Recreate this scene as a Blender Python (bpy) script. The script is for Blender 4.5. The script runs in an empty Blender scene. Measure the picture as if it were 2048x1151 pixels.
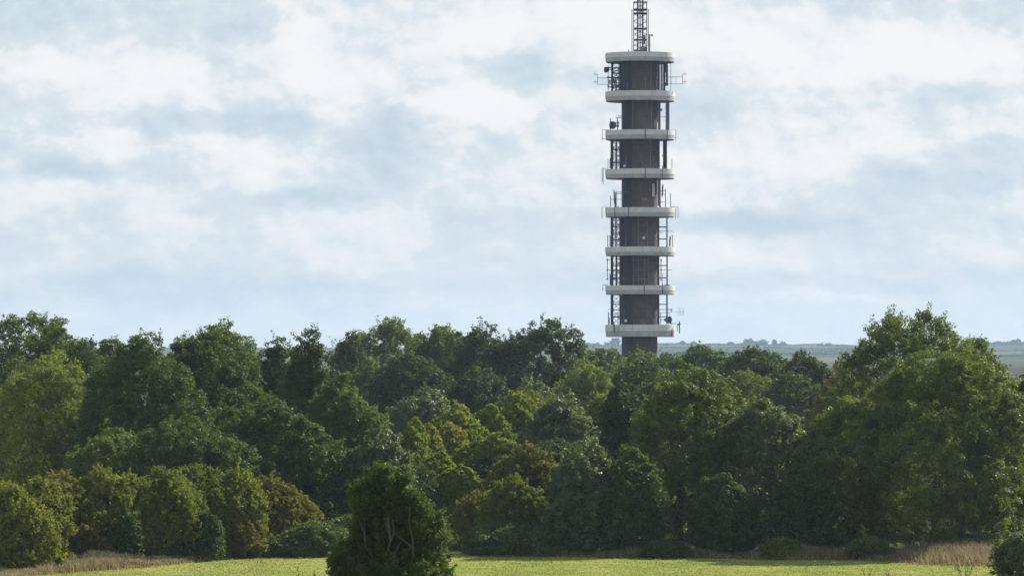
import bpy, math, random
import numpy as np
from mathutils import Vector, Matrix

# ---------------------------------------------------------------- basics
F = 9400.0            # focal length in photo pixels (telephoto)
EYE = 10.5            # eye height above the meadow, metres
HORIZ = 700.0         # photo row of the eye level
C = bpy.context.scene.collection
R = math.radians
rng = np.random.default_rng(11)

def wx(px, d): return (px - 1024.0) / F * d
def wz(py, d): return EYE - (py - HORIZ) / F * d

def ground_z(x, y):
    x = np.asarray(x, float); y = np.asarray(y, float)
    near = 8.8 - 0.0402 * y
    z = np.where(y < 212, near, 0.0)
    # smooth joint between the slope and the flat
    t = np.clip((y - 200) / 24.0, 0, 1)
    z = np.where((y >= 200) & (y < 224), (8.8 - 0.0402 * 200) * (1 - t) ** 2 + 0.0 * t, z)
    # low bank on the right edge of the meadow
    z = z + 0.8 * np.exp(-((x - 26.5) / 5.0) ** 2 - ((y - 238.0) / 5.0) ** 2)
    # far hillside
    u = np.clip((y - 3200) / 2800.0, 0, 1)
    ridge = 15.0 + 1.9 * np.sin(x / 260.0 + 0.6) + 0.8 * np.sin(x / 97.0) + 2.2 * np.clip((x - 450) / 200.0, 0, 1)
    z = z + (u ** 1.25) * ridge
    w = np.clip((y - 6100) / 2600.0, 0, 1)
    z = z * (1 - 0.9 * w)
    return z

def tag(o, label=None, cat=None, group=None, kind=None):
    if label: o["label"] = label
    if cat: o["category"] = cat
    if group: o["group"] = group
    if kind: o["kind"] = kind
    return o

def empty(name, loc):
    o = bpy.data.objects.new(name, None); C.objects.link(o)
    o.empty_display_size = 0.5
    o.location = loc
    return o

def mesh_np(name, verts, quads=None, tris=None, mat=None, parent=None, attrs=None, smooth=False):
    me = bpy.data.meshes.new(name)
    v = np.asarray(verts, np.float32)
    me.vertices.add(len(v)); me.vertices.foreach_set("co", v.ravel())
    nq = 0 if quads is None else len(quads)
    nt = 0 if tris is None else len(tris)
    loops = []
    if nq: loops.append(np.asarray(quads, np.int32).ravel())
    if nt: loops.append(np.asarray(tris, np.int32).ravel())
    loops = np.concatenate(loops)
    me.loops.add(len(loops)); me.loops.foreach_set("vertex_index", loops)
    me.polygons.add(nq + nt)
    starts = np.concatenate([np.arange(nq) * 4, nq * 4 + np.arange(nt) * 3]).astype(np.int32)
    me.polygons.foreach_set("loop_start", starts)
    me.update(calc_edges=True)
    if smooth:
        me.polygons.foreach_set("use_smooth", np.ones(nq + nt, bool))
    if attrs:
        for k, a in attrs.items():
            at = me.attributes.new(k, "FLOAT", "POINT")
            at.data.foreach_set("value", np.asarray(a, np.float32))
    if mat: me.materials.append(mat)
    o = bpy.data.objects.new(name, me); C.objects.link(o)
    if parent: o.parent = parent
    return o

class MB:
    """collects simple solids into one mesh"""
    def __init__(s): s.v = []; s.f = []
    def add(s, vs, fs):
        b = len(s.v); s.v += [tuple(p) for p in vs]; s.f += [tuple(i + b for i in f) for f in fs]; return s
    def box(s, c, d, rot=None):
        hx, hy, hz = d[0] / 2, d[1] / 2, d[2] / 2
        P = [Vector((x, y, z)) for x in (-hx, hx) for y in (-hy, hy) for z in (-hz, hz)]
        if rot is not None: P = [rot @ p for p in P]
        P = [p + Vector(c) for p in P]
        return s.add(P, [(0, 1, 3, 2), (4, 6, 7, 5), (0, 4, 5, 1), (2, 3, 7, 6), (0, 2, 6, 4), (1, 5, 7, 3)])
    def tube(s, pts, rad, n=6, cap=True):
        pts = [Vector(p) for p in pts]
        if not hasattr(rad, "__len__"): rad = [rad] * len(pts)
        rings = []
        for i, p in enumerate(pts):
            a = pts[max(0, i - 1)]; b = pts[min(len(pts) - 1, i + 1)]
            d = (b - a).normalized() if (b - a).length > 1e-9 else Vector((0, 0, 1))
            u = d.cross(Vector((0, 1, 0.01)));
            if u.length < 1e-3: u = d.cross(Vector((1, 0, 0)))
            u.normalize(); w = d.cross(u)
            rings.append([p + (u * math.cos(2 * math.pi * k / n) + w * math.sin(2 * math.pi * k / n)) * rad[i] for k in range(n)])
        vs = [p for r in rings for p in r]; fs = []
        for i in range(len(rings) - 1):
            for k in range(n):
                fs.append((i * n + k, i * n + (k + 1) % n, (i + 1) * n + (k + 1) % n, (i + 1) * n + k))
        if cap:
            fs.append(tuple(range(n))[::-1]); fs.append(tuple((len(rings) - 1) * n + k for k in range(n)))
        return s.add(vs, fs)
    def lathe(s, prof, n=64, c=(0, 0, 0), M=None):
        vs = []; fs = []
        for (r, z) in prof:
            for k in range(n):
                a = 2 * math.pi * k / n
                p = Vector((r * math.cos(a), r * math.sin(a), z))
                if M is not None: p = M @ p
                vs.append(p + Vector(c))
        m = len(prof)
        for i in range(m - 1):
            for k in range(n):
                fs.append((i * n + k, i * n + (k + 1) % n, (i + 1) * n + (k + 1) % n, (i + 1) * n + k))
        return s.add(vs, fs)
    def build(s, name, mat, parent=None, smooth=False, loc=None):
        me = bpy.data.meshes.new(name); me.from_pydata(s.v, [], s.f); me.update()
        if smooth:
            me.polygons.foreach_set("use_smooth", [True] * len(me.polygons))
            try: me.set_sharp_from_angle(angle=R(35))
            except Exception: pass
        me.materials.append(mat)
        o = bpy.data.objects.new(name, me); C.objects.link(o)
        if parent: o.parent = parent
        if loc: o.location = loc
        return o

# ---------------------------------------------------------------- node helpers
def newmat(name):
    m = bpy.data.materials.new(name); m.use_nodes = True
    nt = m.node_tree; nt.nodes.clear()
    out = nt.nodes.new("ShaderNodeOutputMaterial")
    return m, nt, out

def nd(nt, typ, ins=None, **kw):
    n = nt.nodes.new(typ)
    for k, v in kw.items(): setattr(n, k, v)
    if ins:
        for k, v in ins.items():
            if isinstance(v, bpy.types.NodeSocket): nt.links.new(v, n.inputs[k])
            else: n.inputs[k].default_value = v
    return n

def mth(nt, op, *a, clamp=False):
    n = nt.nodes.new("ShaderNodeMath"); n.operation = op; n.use_clamp = clamp
    for i, v in enumerate(a):
        if isinstance(v, bpy.types.NodeSocket): nt.links.new(v, n.inputs[i])
        else: n.inputs[i].default_value = v
    return n.outputs[0]

def mixc(nt, f, a, b, mode="MIX"):
    n = nt.nodes.new("ShaderNodeMix"); n.data_type = "RGBA"; n.blend_type = mode
    for s, v in ((n.inputs[0], f), (n.inputs[6], a), (n.inputs[7], b)):
        if isinstance(v, bpy.types.NodeSocket): nt.links.new(v, s)
        else: s.default_value = v if not isinstance(v, tuple) or len(v) == 4 else (*v, 1)
    return n.outputs[2]

def ramp(nt, fac, stops, interp="LINEAR"):
    n = nt.nodes.new("ShaderNodeValToRGB"); cr = n.color_ramp; cr.interpolation = interp
    while len(cr.elements) < len(stops): cr.elements.new(0.5)
    for e, (p, c) in zip(cr.elements, stops):
        e.position = p; e.color = (*c, 1) if len(c) == 3 else c
    nt.links.new(fac, n.inputs[0])
    return n.outputs[0]

def c4(c): return (*c, 1)

# ---------------------------------------------------------------- materials
LEAF = {}; BR = 1.58
def leaf_mat(key, a, b, c, rough=0.42, spec=0.5, trans=0.40, accent=0.25):
    """leaves: every leaf its own mix of A and B, some sprays turned to C"""
    if key in LEAF: return LEAF[key]
    kb = BR * (1.0 if key.startswith("hawthorn") else 1.15 if key in ("golden", "bronze") else 1.0)
    a, b, c = [(q[0] * kb * 1.01, q[1] * kb, q[2] * kb * .92) for q in (a, b, c)]
    rough = min(.75, rough + .10); spec = spec * .68
    m, nt, out = newmat("leaf_" + key)
    tint = nd(nt, "ShaderNodeAttribute", attribute_name="tint").outputs["Fac"]
    cl = nd(nt, "ShaderNodeAttribute", attribute_name="clump").outputs["Fac"]
    col = mixc(nt, tint, c4(a), c4(b))
    accf = nd(nt, "ShaderNodeMapRange", {"Value": cl, "From Min": 1.0 - accent * 1.4, "From Max": 1.0 - accent * 0.3, "To Min": 0.0, "To Max": 0.85}).outputs[0]
    accf2 = mth(nt, "MULTIPLY", accf, mth(nt, "ADD", mth(nt, "MULTIPLY", tint, 0.7), 0.3))
    col = mixc(nt, accf2, col, c4(c))
    geo = nd(nt, "ShaderNodeNewGeometry")
    p = nd(nt, "ShaderNodeBsdfPrincipled", {"Base Color": col, "Roughness": rough, "Specular IOR Level": spec})
    tc = mixc(nt, 1.0, col, (1.5, 1.6, 0.55, 1), "MULTIPLY")
    t = nd(nt, "ShaderNodeBsdfTranslucent", {"Color": tc})
    mx = nd(nt, "ShaderNodeMixShader", {0: trans, 1: p.outputs[0], 2: t.outputs[0]})
    nt.links.new(mx.outputs[0], out.inputs[0])
    LEAF[key] = m
    return m

leaf_mat("maple", (.032, .050, .013), (.060, .088, .022), (.100, .120, .026), rough=.48, spec=.35, accent=.2)
leaf_mat("ash", (.050, .070, .016), (.095, .122, .026), (.16, .16, .04), rough=.46, spec=.4, accent=.25)
leaf_mat("ashyellow", (.075, .100, .020), (.13, .155, .034), (.21, .20, .05), rough=.5, spec=.35, accent=.3)
leaf_mat("oak", (.024, .037, .012), (.044, .064, .018), (.075, .085, .022), rough=.5, spec=.35, accent=.2)
leaf_mat("limegreen", (.050, .072, .020), (.085, .112, .030), (.14, .14, .035), rough=.5, spec=.35, accent=.3)
leaf_mat("willow", (.052, .070, .032), (.095, .115, .055), (.16, .175, .10), rough=.38, spec=.6, accent=.3)
leaf_mat("hawthorn", (.075, .088, .018), (.14, .148, .030), (.21, .18, .05), rough=.6, spec=.3, accent=.35)
leaf_mat("hawthornrust", (.080, .078, .022), (.130, .118, .032), (.150, .118, .035), rough=.6, spec=.25, accent=.35)
leaf_mat("hawthorngreen", (.058, .076, .016), (.110, .125, .024), (.17, .16, .035), rough=.55, spec=.3, accent=.3)
leaf_mat("ivy", (.028, .048, .015), (.055, .080, .024), (.09, .11, .04), rough=.5, spec=.35, accent=.2)
leaf_mat("golden", (.060, .100, .010), (.135, .165, .016), (.27, .20, .022), rough=.55, spec=.3, accent=.38)
leaf_mat("bronze", (.080, .100, .014), (.155, .150, .020), (.28, .19, .03), rough=.55, spec=.3, accent=.4)
leaf_mat("tan", (.10, .085, .040), (.17, .130, .060), (.20, .15, .07), rough=.6, spec=.3, accent=.3)
leaf_mat("bramble", (.040, .062, .020), (.090, .115, .040), (.16, .17, .08), rough=.45, spec=.5, accent=.25)
leaf_mat("far", (.03, .05, .02), (.05, .08, .03), (.06, .08, .03))

def bark_mat(name, a, b):
    m, nt, out = newmat(name)
    tc = nd(nt, "ShaderNodeTexCoord")
    mp = nd(nt, "ShaderNodeMapping", {"Vector": tc.outputs["Object"], "Scale": (6, 6, 1.2)})
    n = nd(nt, "ShaderNodeTexNoise", {"Vector": mp.outputs[0], "Scale": 2.0, "Detail": 5.0})
    col = mixc(nt, n.outputs[0], c4(a), c4(b))
    p = nd(nt, "ShaderNodeBsdfPrincipled", {"Base Color": col, "Roughness": 0.9})
    nt.links.new(p.outputs[0], out.inputs[0]); return m
BARK = bark_mat("bark", (.05, .042, .033), (.12, .105, .085))
BARKPALE = bark_mat("bark_pale", (.10, .09, .07), (.22, .20, .16))

def plain_mat(name, col, rough=0.6, metal=0.0, noise=0.0, scale=1.5, spec=0.5):
    m, nt, out = newmat(name)
    if noise:
        tc = nd(nt, "ShaderNodeTexCoord")
        n = nd(nt, "ShaderNodeTexNoise", {"Vector": tc.outputs["Object"], "Scale": scale, "Detail": 6.0})
        f = nd(nt, "ShaderNodeMapRange", {"Value": n.outputs[0], "From Min": .3, "From Max": .7, "To Min": 1 - noise, "To Max": 1 + noise}).outputs[0]
        cc = nd(nt, "ShaderNodeCombineColor", {0: f, 1: f, 2: f}).outputs[0]
        colr = mixc(nt, 1.0, c4(col), cc, "MULTIPLY")
    else: colr = c4(col)
    p = nd(nt, "ShaderNodeBsdfPrincipled", {"Base Color": colr, "Roughness": rough, "Metallic": metal, "Specular IOR Level": spec})
    nt.links.new(p.outputs[0], out.inputs[0]); return m

STEEL = plain_mat("painted_steel_navy", (.035, .037, .085), .45, 0, .25, 3)
STEELGREY = plain_mat("galvanised_steel", (.16, .17, .19), .45, 0.3, .2, 3)
THIN = plain_mat("weathered_aluminium", (.10, .105, .13), .5, 0.2, .2, 3)
PALE = plain_mat("pale_fibreglass", (.55, .60, .55), .5, 0, .08, 2)
DISHG = plain_mat("grey_dish_paint", (.14, .145, .19), .5, 0, .1, 2)
WHITE = plain_mat("white_dish_paint", (.75, .76, .74), .45)
REDMARK = plain_mat("faded_red_paint", (.36, .10, .10), .7, 0, .3, 4)
SEAM = plain_mat("dark_cable", (.06, .06, .065), .7)

# platform parapet: off-white concrete paint with rain streaks
m, nt, out = newmat("painted_concrete_rim"); RIM = m
tc = nd(nt, "ShaderNodeTexCoord")
mp = nd(nt, "ShaderNodeMapping", {"Vector": tc.outputs["Object"], "Scale": (3.0, 3.0, 0.25)})
n1 = nd(nt, "ShaderNodeTexNoise", {"Vector": mp.outputs[0], "Scale": 2.2, "Detail": 6.0, "Roughness": .65})
n2 = nd(nt, "ShaderNodeTexNoise", {"Vector": tc.outputs["Object"], "Scale": .5, "Detail": 3.0})
f = nd(nt, "ShaderNodeMapRange", {"Value": n1.outputs[0], "From Min": .50, "From Max": .74, "To Min": 0, "To Max": .75}).outputs[0]
col = mixc(nt, f, (.86, .85, .79, 1), (.40, .40, .35, 1))
f2 = nd(nt, "ShaderNodeMapRange", {"Value": n2.outputs[0], "From Min": .35, "From Max": .7, "To Min": 0, "To Max": .35}).outputs[0]
col = mixc(nt, f2, col, (.66, .66, .62, 1))
p = nd(nt, "ShaderNodeBsdfPrincipled", {"Base Color": col, "Roughness": .75})
nt.links.new(p.outputs[0], out.inputs[0])
# slab edge under the parapet: bare grey concrete
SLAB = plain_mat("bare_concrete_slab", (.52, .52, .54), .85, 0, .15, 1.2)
SOFFIT = plain_mat("dark_concrete_soffit", (.12, .12, .15), .9, 0, .2, 1.0)  # underside: much darker, slightly bluish concrete tone

# shaft: brown-grey board marked concrete
m, nt, out = newmat("board_marked_concrete"); SHAFT = m
tc = nd(nt, "ShaderNodeTexCoord")
sp = nd(nt, "ShaderNodeSeparateXYZ", {0: tc.outputs["Object"]})
ring = mth(nt, "FRACT", mth(nt, "MULTIPLY", sp.outputs[2], 0.82))
line = nd(nt, "ShaderNodeMapRange", {"Value": ring, "From Min": 0.0, "From Max": 0.07, "To Min": .5, "To Max": 1.0}).outputs[0]
mp = nd(nt, "ShaderNodeMapping", {"Vector": tc.outputs["Object"], "Scale": (.9, .9, .45)})
n1 = nd(nt, "ShaderNodeTexNoise", {"Vector": mp.outputs[0], "Scale": 1.6, "Detail": 7.0, "Roughness": .6})
n2 = nd(nt, "ShaderNodeTexNoise", {"Vector": tc.outputs["Object"], "Scale": 5, "Detail": 5.0})
col = ramp(nt, n1.outputs[0], [(.3, (.060, .051, .050)), (.5, (.090, .076, .071)), (.7, (.130, .108, .098))])
cc = nd(nt, "ShaderNodeCombineColor", {0: line, 1: line, 2: line}).outputs[0]
col = mixc(nt, 1.0, col, cc, "MULTIPLY")
p = nd(nt, "ShaderNodeBsdfPrincipled", {"Base Color": col, "Roughness": .9})
bp = nd(nt, "ShaderNodeBump", {"Height": n2.outputs[0], "Strength": .3, "Distance": .05})
nt.links.new(bp.outputs[0], p.inputs["Normal"])
nt.links.new(p.outputs[0], out.inputs[0])
CLAD = plain_mat("dark_ribbed_cladding", (.020, .022, .045), .5, 0, .2, 1.2)
OCHRE = plain_mat("ochre_sunlight_and_mark", (.26, .19, .15), .85, 0, .3, 1.5)  # ochre tone: painted sunlight low on the shaft, and one small front mark

# meadow
m, nt, out = newmat("mown_meadow"); MEADOW = m
geo = nd(nt, "ShaderNodeNewGeometry")
n1 = nd(nt, "ShaderNodeTexNoise", {"Vector": geo.outputs["Position"], "Scale": .16, "Detail": 4.0})
mp = nd(nt, "ShaderNodeMapping", {"Vector": geo.outputs["Position"], "Scale": (.35, 1.3, 1)})
n2 = nd(nt, "ShaderNodeTexNoise", {"Vector": mp.outputs[0], "Scale": .9, "Detail": 5.0, "Roughness": .65})
n3 = nd(nt, "ShaderNodeTexNoise", {"Vector": geo.outputs["Position"], "Scale": 9, "Detail": 3.0})
col = ramp(nt, n2.outputs[0], [(.40, (.17, .235, .035)), (.5, (.26, .30, .062)), (.61, (.38, .345, .12))])
col = mixc(nt, nd(nt, "ShaderNodeMapRange", {"Value": n1.outputs[0], "From Min": .4, "From Max": .65}).outputs[0], col, (.36, .34, .10, 1))
col = mixc(nt, nd(nt, "ShaderNodeMapRange", {"Value": n3.outputs[0], "From Min": .35, "From Max": .75, "To Max": .4}).outputs[0], col, (.20, .23, .05, 1))
p = nd(nt, "ShaderNodeBsdfPrincipled", {"Base Color": col, "Roughness": 1.0, "Specular IOR Level": .0})
bp = nd(nt, "ShaderNodeBump", {"Height": n3.outputs[0], "Strength": .6, "Distance": .05})
nt.links.new(bp.outputs[0], p.inputs["Normal"])
nt.links.new(p.outputs[0], out.inputs[0])
# rough ground: dry grass and earth, turning into pasture patches far away
m, nt, out = newmat("rough_ground"); GROUND = m
geo = nd(nt, "ShaderNodeNewGeometry")
n1 = nd(nt, "ShaderNodeTexNoise", {"Vector": geo.outputs["Position"], "Scale": .12, "Detail": 6.0})
col = ramp(nt, n1.outputs[0], [(.35, (.045, .045, .022)), (.5, (.07, .062, .032)), (.65, (.10, .085, .045))])
gx = nd(nt, 'ShaderNodeSeparateXYZ', {0: geo.outputs['Position']})
fs_ = nd(nt, 'ShaderNodeMapRange', {'Value': gx.outputs[0], 'From Min': -20, 'From Max': -28}).outputs[0]
fs2 = nd(nt, 'ShaderNodeMapRange', {'Value': gx.outputs[1], 'From Min': 335, 'From Max': 315}).outputs[0]
fs_ = mth(nt, 'MULTIPLY', fs_, fs2)
col = mixc(nt, fs_, col, (.30, .25, .13, 1))
p = nd(nt, "ShaderNodeBsdfPrincipled", {"Base Color": col, "Roughness": 1.0, "Specular IOR Level": 0.0})
nt.links.new(p.outputs[0], out.inputs[0])
# hillside fields
m, nt, out = newmat("hillside_fields"); HILL = m
geo = nd(nt, "ShaderNodeNewGeometry")
mp = nd(nt, "ShaderNodeMapping", {"Vector": geo.outputs["Position"], "Scale": (1 / 170., 1 / 620., 0.0), "Rotation": (0, 0, .25)})
vr = nd(nt, "ShaderNodeTexVoronoi", {"Vector": mp.outputs[0], "Scale": 1.0, "Randomness": .9})
sc = nd(nt, "ShaderNodeSeparateColor", {0: vr.outputs["Color"]})
col = ramp(nt, sc.outputs[0], [(.0, (.035, .05, .025)), (.3, (.06, .075, .035)), (.5, (.13, .115, .075)), (.7, (.045, .06, .03)), (1., (.16, .135, .09))], "CONSTANT")
n1 = nd(nt, "ShaderNodeTexNoise", {"Vector": geo.outputs["Position"], "Scale": .012, "Detail": 6.0})
col = mixc(nt, mth(nt, "MULTIPLY", n1.outputs[0], .5), col, (.16, .18, .09, 1))
p = nd(nt, "ShaderNodeBsdfPrincipled", {"Base Color": col, "Roughness": 1.0, "Specular IOR Level": 0.0})
nt.links.new(p.outputs[0], out.inputs[0])

def blade_mat(name, a, b, trans=.35):
    m, nt, out = newmat(name)
    tint = nd(nt, "ShaderNodeAttribute", attribute_name="tint").outputs["Fac"]
    col = mixc(nt, tint, c4(a), c4(b))
    p = nd(nt, "ShaderNodeBsdfPrincipled", {"Base Color": col, "Roughness": .8, "Specular IOR Level": .1})
    t = nd(nt, "ShaderNodeBsdfTranslucent", {"Color": col})
    mx = nd(nt, "ShaderNodeMixShader", {0: trans, 1: p.outputs[0], 2: t.outputs[0]})
    nt.links.new(mx.outputs[0], out.inputs[0]); return m
TURF = blade_mat("turf_blades", (.20, .27, .05), (.36, .36, .12), .45)
STRAW = blade_mat("dry_grass", (.22, .19, .085), (.42, .33, .19), .4)
STRAWRED = blade_mat("russet_grass", (.16, .11, .06), (.30, .19, .11), .4)
WEED = blade_mat("weed_leaves", (.09, .105, .05), (.24, .21, .13), .3)

# ---------------------------------------------------------------- ground sheets
def sheet(name, xs, ys, mat, dz=0.0, mask=None):
    X, Y = np.meshgrid(xs, ys)
    Z = ground_z(X, Y) + dz
    v = np.stack([X, Y, Z], -1).reshape(-1, 3)
    nx, ny = len(xs), len(ys)
    i = (np.arange(ny - 1)[:, None] * nx + np.arange(nx - 1)[None, :]).ravel()
    q = np.stack([i, i + 1, i + nx + 1, i + nx], -1)
    return tag(mesh_np(name, v, quads=q, mat=mat, smooth=True), kind="structure")

xs_mid = np.concatenate([np.linspace(-2400, -120, 40), np.linspace(-110, 110, 200), np.linspace(120, 2400, 40)])
sheet("ground", xs_mid, np.concatenate([np.linspace(-60, 180, 40), np.linspace(184, 300, 100), np.linspace(310, 3150, 80)]), GROUND)
sheet("hills", np.linspace(-2400, 2400, 320), np.linspace(3150, 8900, 130), HILL)
# the mown meadow with a wavy far edge
xs = np.linspace(-60, 60, 260); ys = np.linspace(-40, 1, 2)
def meadow_far(x):
    px = 1024 + x / 243.0 * F
    return np.interp(px, [-800, 0, 250, 480, 700, 950, 1300, 1650, 1900, 2050, 2500], [217, 219, 228, 241, 244.5, 243, 239, 236, 231.5, 227.5, 225]) + .5 * np.sin(x * .9) + .3 * np.sin(x * 2.3)
T = np.linspace(0, 1, 140) ** .6
X, TT = np.meshgrid(xs, T)
Y = -40 + (meadow_far(X) + 40) * TT
Z = ground_z(X, Y) + .03
v = np.stack([X, Y, Z], -1).reshape(-1, 3); nx = len(xs)
i = (np.arange(len(T) - 1)[:, None] * nx + np.arange(nx - 1)[None, :]).ravel()
tag(mesh_np("field", v, quads=np.stack([i, i + 1, i + nx + 1, i + nx], -1), mat=MEADOW, smooth=True), kind="structure")

# ---------------------------------------------------------------- foliage generator
def unit(v): return v / np.maximum(np.linalg.norm(v, axis=-1, keepdims=True), 1e-9)

def profile(kind, t):
    t = np.clip(t, 0, 1)
    if kind == "round":
        up = np.sqrt(np.clip(1 - (np.clip(t - .45, 0, 1) / .55) ** 4.2, 0, 1))
        dn = np.sqrt(np.clip(1 - (np.clip(.45 - t, 0, 1) / .62) ** 2.2, 0, 1))
        return np.where(t > .45, up, dn)
    if kind == "dome":
        up = np.sqrt(np.clip(1 - (np.clip(t - .2, 0, 1) / .8) ** 3.8, 0, 1))
        dn = .88 + .12 * np.clip(t / .2, 0, 1)
        return np.where(t > .2, up, dn)
    if kind == "cone":
        return (np.clip(1 - t, 0, 1) ** .75) * (.8 + .2 * np.clip(t / .2, 0, 1)) + .03
    if kind == "column":
        return np.clip(1 - t ** 3.5, 0, 1) ** .6 * (.75 + .25 * np.clip(t / .3, 0, 1)) + .02
    if kind == "bush":
        return np.sqrt(np.clip(1 - t ** 3.2, 0, 1)) + .02
    return 1 - t * .5

def crown_arrays(g, H, rx, ry, cb, prof, lobe, puff, leaf, n, squash=.75, spray=.15, lean=(0, 0), lift=.0, aspect=.55, fill=.12):
    """leaf quads of one crown. H tree height, cb crown base height, lobe/puff radii in metres"""
    hc = H - cb
    area = 2 * math.pi * (rx + ry) / 2 * hc
    K = int(np.clip(area / (math.pi * lobe ** 2) * 1.45, 7, 300))
    k = np.arange(K); ph = g.uniform(0, 6.28, 6)
    t = np.clip((k + .5) / K + g.normal(0, .5 / K, K), .0, 1)
    t = t ** .92
    az = k * 2.39996 + g.uniform(0, 6.28) + g.normal(0, .25, K)
    rl = lobe * np.exp(g.normal(0, .30, K)) * (1 - .2 * t)
    pr = profile(prof, t) * (1 + .10 * np.sin(2 * az + ph[0] + 2.5 * t) + .07 * np.sin(3 * az + ph[1]) + .06 * np.sin(5 * az + 6 * t + ph[2]))
    t = t * (1 + .06 * np.sin(az + ph[3]) * t + .05 * np.sin(2 * az + ph[4]) * t)
    rr = np.clip(pr - g.uniform(.25, .75, K) * rl / max(rx, .1), .0, None) * g.uniform(.78, 1.06, K)
    lc = np.stack([rx * rr * np.cos(az), ry * rr * np.sin(az), cb + hc * t], -1)
    lc[:, 2] = np.clip(lc[:, 2] - rl * .6 * t, cb + rl * .35, H * 1.15)
    # puffs on the lobes
    M = int(np.clip(4 * (lobe / puff) ** 2 * .8, 8, 60))
    d = unit(g.normal(size=(K, M, 3)))
    d[..., 2] = d[..., 2] * .85 + .18
    d = unit(d)
    rad = rl[:, None, None] * g.uniform(.80, 1.05, (K, M, 1))
    pc = lc[:, None, :] + d * rad * np.array([1, 1, squash + .1])
    pc = pc.reshape(-1, 3); dd = d.reshape(-1, 3); own = np.repeat(k, M)
    # drop puffs deep inside some other lobe
    keep = np.ones(len(pc), bool)
    for j in range(K):
        q = (pc - lc[j]) / np.array([1, 1, squash + .1])
        keep &= ~((np.einsum("ij,ij->i", q, q) < (rl[j] * .66) ** 2) & (own != j))
    keep &= pc[:, 2] > .05
    # drop random ones so that gaps show
    keep &= g.random(len(pc)) > .10
    pc = pc[keep]; dd = dd[keep]; own = own[keep]
    S = len(pc)
    pr_ = puff * g.uniform(.55, 1.35, S)
    w = pr_ ** 2; cnt = np.maximum(3, (w / w.sum() * n * (1 - fill)).astype(int))
    P = np.repeat(np.arange(S), cnt); m = len(P)
    ld = unit(g.normal(size=(m, 3)) + dd[P] * .55)
    r = pr_[P][:, None] * g.random((m, 1)) ** .5
    off = ld * r * np.array([1, 1, squash])
    # sprays: stretched shoots along the outward / upward direction
    isspray = (g.random(S) < spray)
    sd = unit(dd + np.array([0, 0, .9]))
    al = (g.random(m) ** 1.2) * 2.0 * pr_[P]
    sp = isspray[P]
    off = np.where(sp[:, None], sd[P] * al[:, None] + g.normal(size=(m, 3)) * (pr_[P] * .26)[:, None], off)
    pos = pc[P] + off
    # filling leaves inside the lobes
    mf = int(n * fill); jf = g.integers(0, K, mf)
    fp = lc[jf] + unit(g.normal(size=(mf, 3))) * (rl[jf] * g.random(mf) ** .5 * .85)[:, None] * np.array([1, 1, squash])
    pos = np.concatenate([pos, fp]); out = np.concatenate([ld + .4 * dd[P], unit(fp - lc[jf])])
    clump = np.concatenate([np.clip(g.random(S) * .55 + .45 * g.random(K)[own], 0, 1)[P], g.random(mf) * .6])
    pos[:, 2] = np.where(pos[:, 2] < .03, g.random(len(pos)) * .3 + .03, pos[:, 2])
    # fit to the wanted size
    top = np.percentile(pos[:, 2], 99.75)
    lc = lc.copy(); zk = (H - cb) / max(top - cb, .1); lc[:, 2] = np.where(lc[:, 2] > cb, cb + (lc[:, 2] - cb) * zk, lc[:, 2])
    zf = np.clip(pos[:, 2] - cb, 0, None) * ((H - cb) / max(top - cb, .1))
    pos[:, 2] = np.where(pos[:, 2] > cb, cb + zf, pos[:, 2])
    px = np.percentile(np.abs(pos[:, 0]), 99); pos[:, 0] *= rx / px; lc[:, 0] *= rx / px
    py = np.percentile(np.abs(pos[:, 1]), 99); pos[:, 1] *= ry / py; lc[:, 1] *= ry / py
    pos[:, 0] += lean[0] * pos[:, 2]; pos[:, 1] += lean[1] * pos[:, 2]
    N = len(pos)
    nrm = unit(unit(out) * .65 + np.array([0, 0, .45]) + g.normal(size=(N, 3)) * .52)
    tan = unit(np.cross(nrm, unit(g.normal(size=(N, 3)) + np.array([0, 0, -.25]))))
    bit = np.cross(nrm, tan)
    L = (leaf * g.uniform(.6, 1.35, N))[:, None]; W = L * aspect
    bend = nrm * L * .12
    v = np.stack([pos - tan * L * .5, pos + bit * W * .5 + bend, pos + tan * L * .5, pos - bit * W * .5 + bend], 1).reshape(-1, 3)
    q = np.arange(N * 4).reshape(N, 4)
    tint = np.repeat(g.random(N), 4); cl = np.repeat(clump, 4)
    lobes = lc.copy(); lobes[:, 0] += lean[0] * lobes[:, 2]; lobes[:, 1] += lean[1] * lobes[:, 2]
    return v, q, tint, cl, lobes, rl

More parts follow.
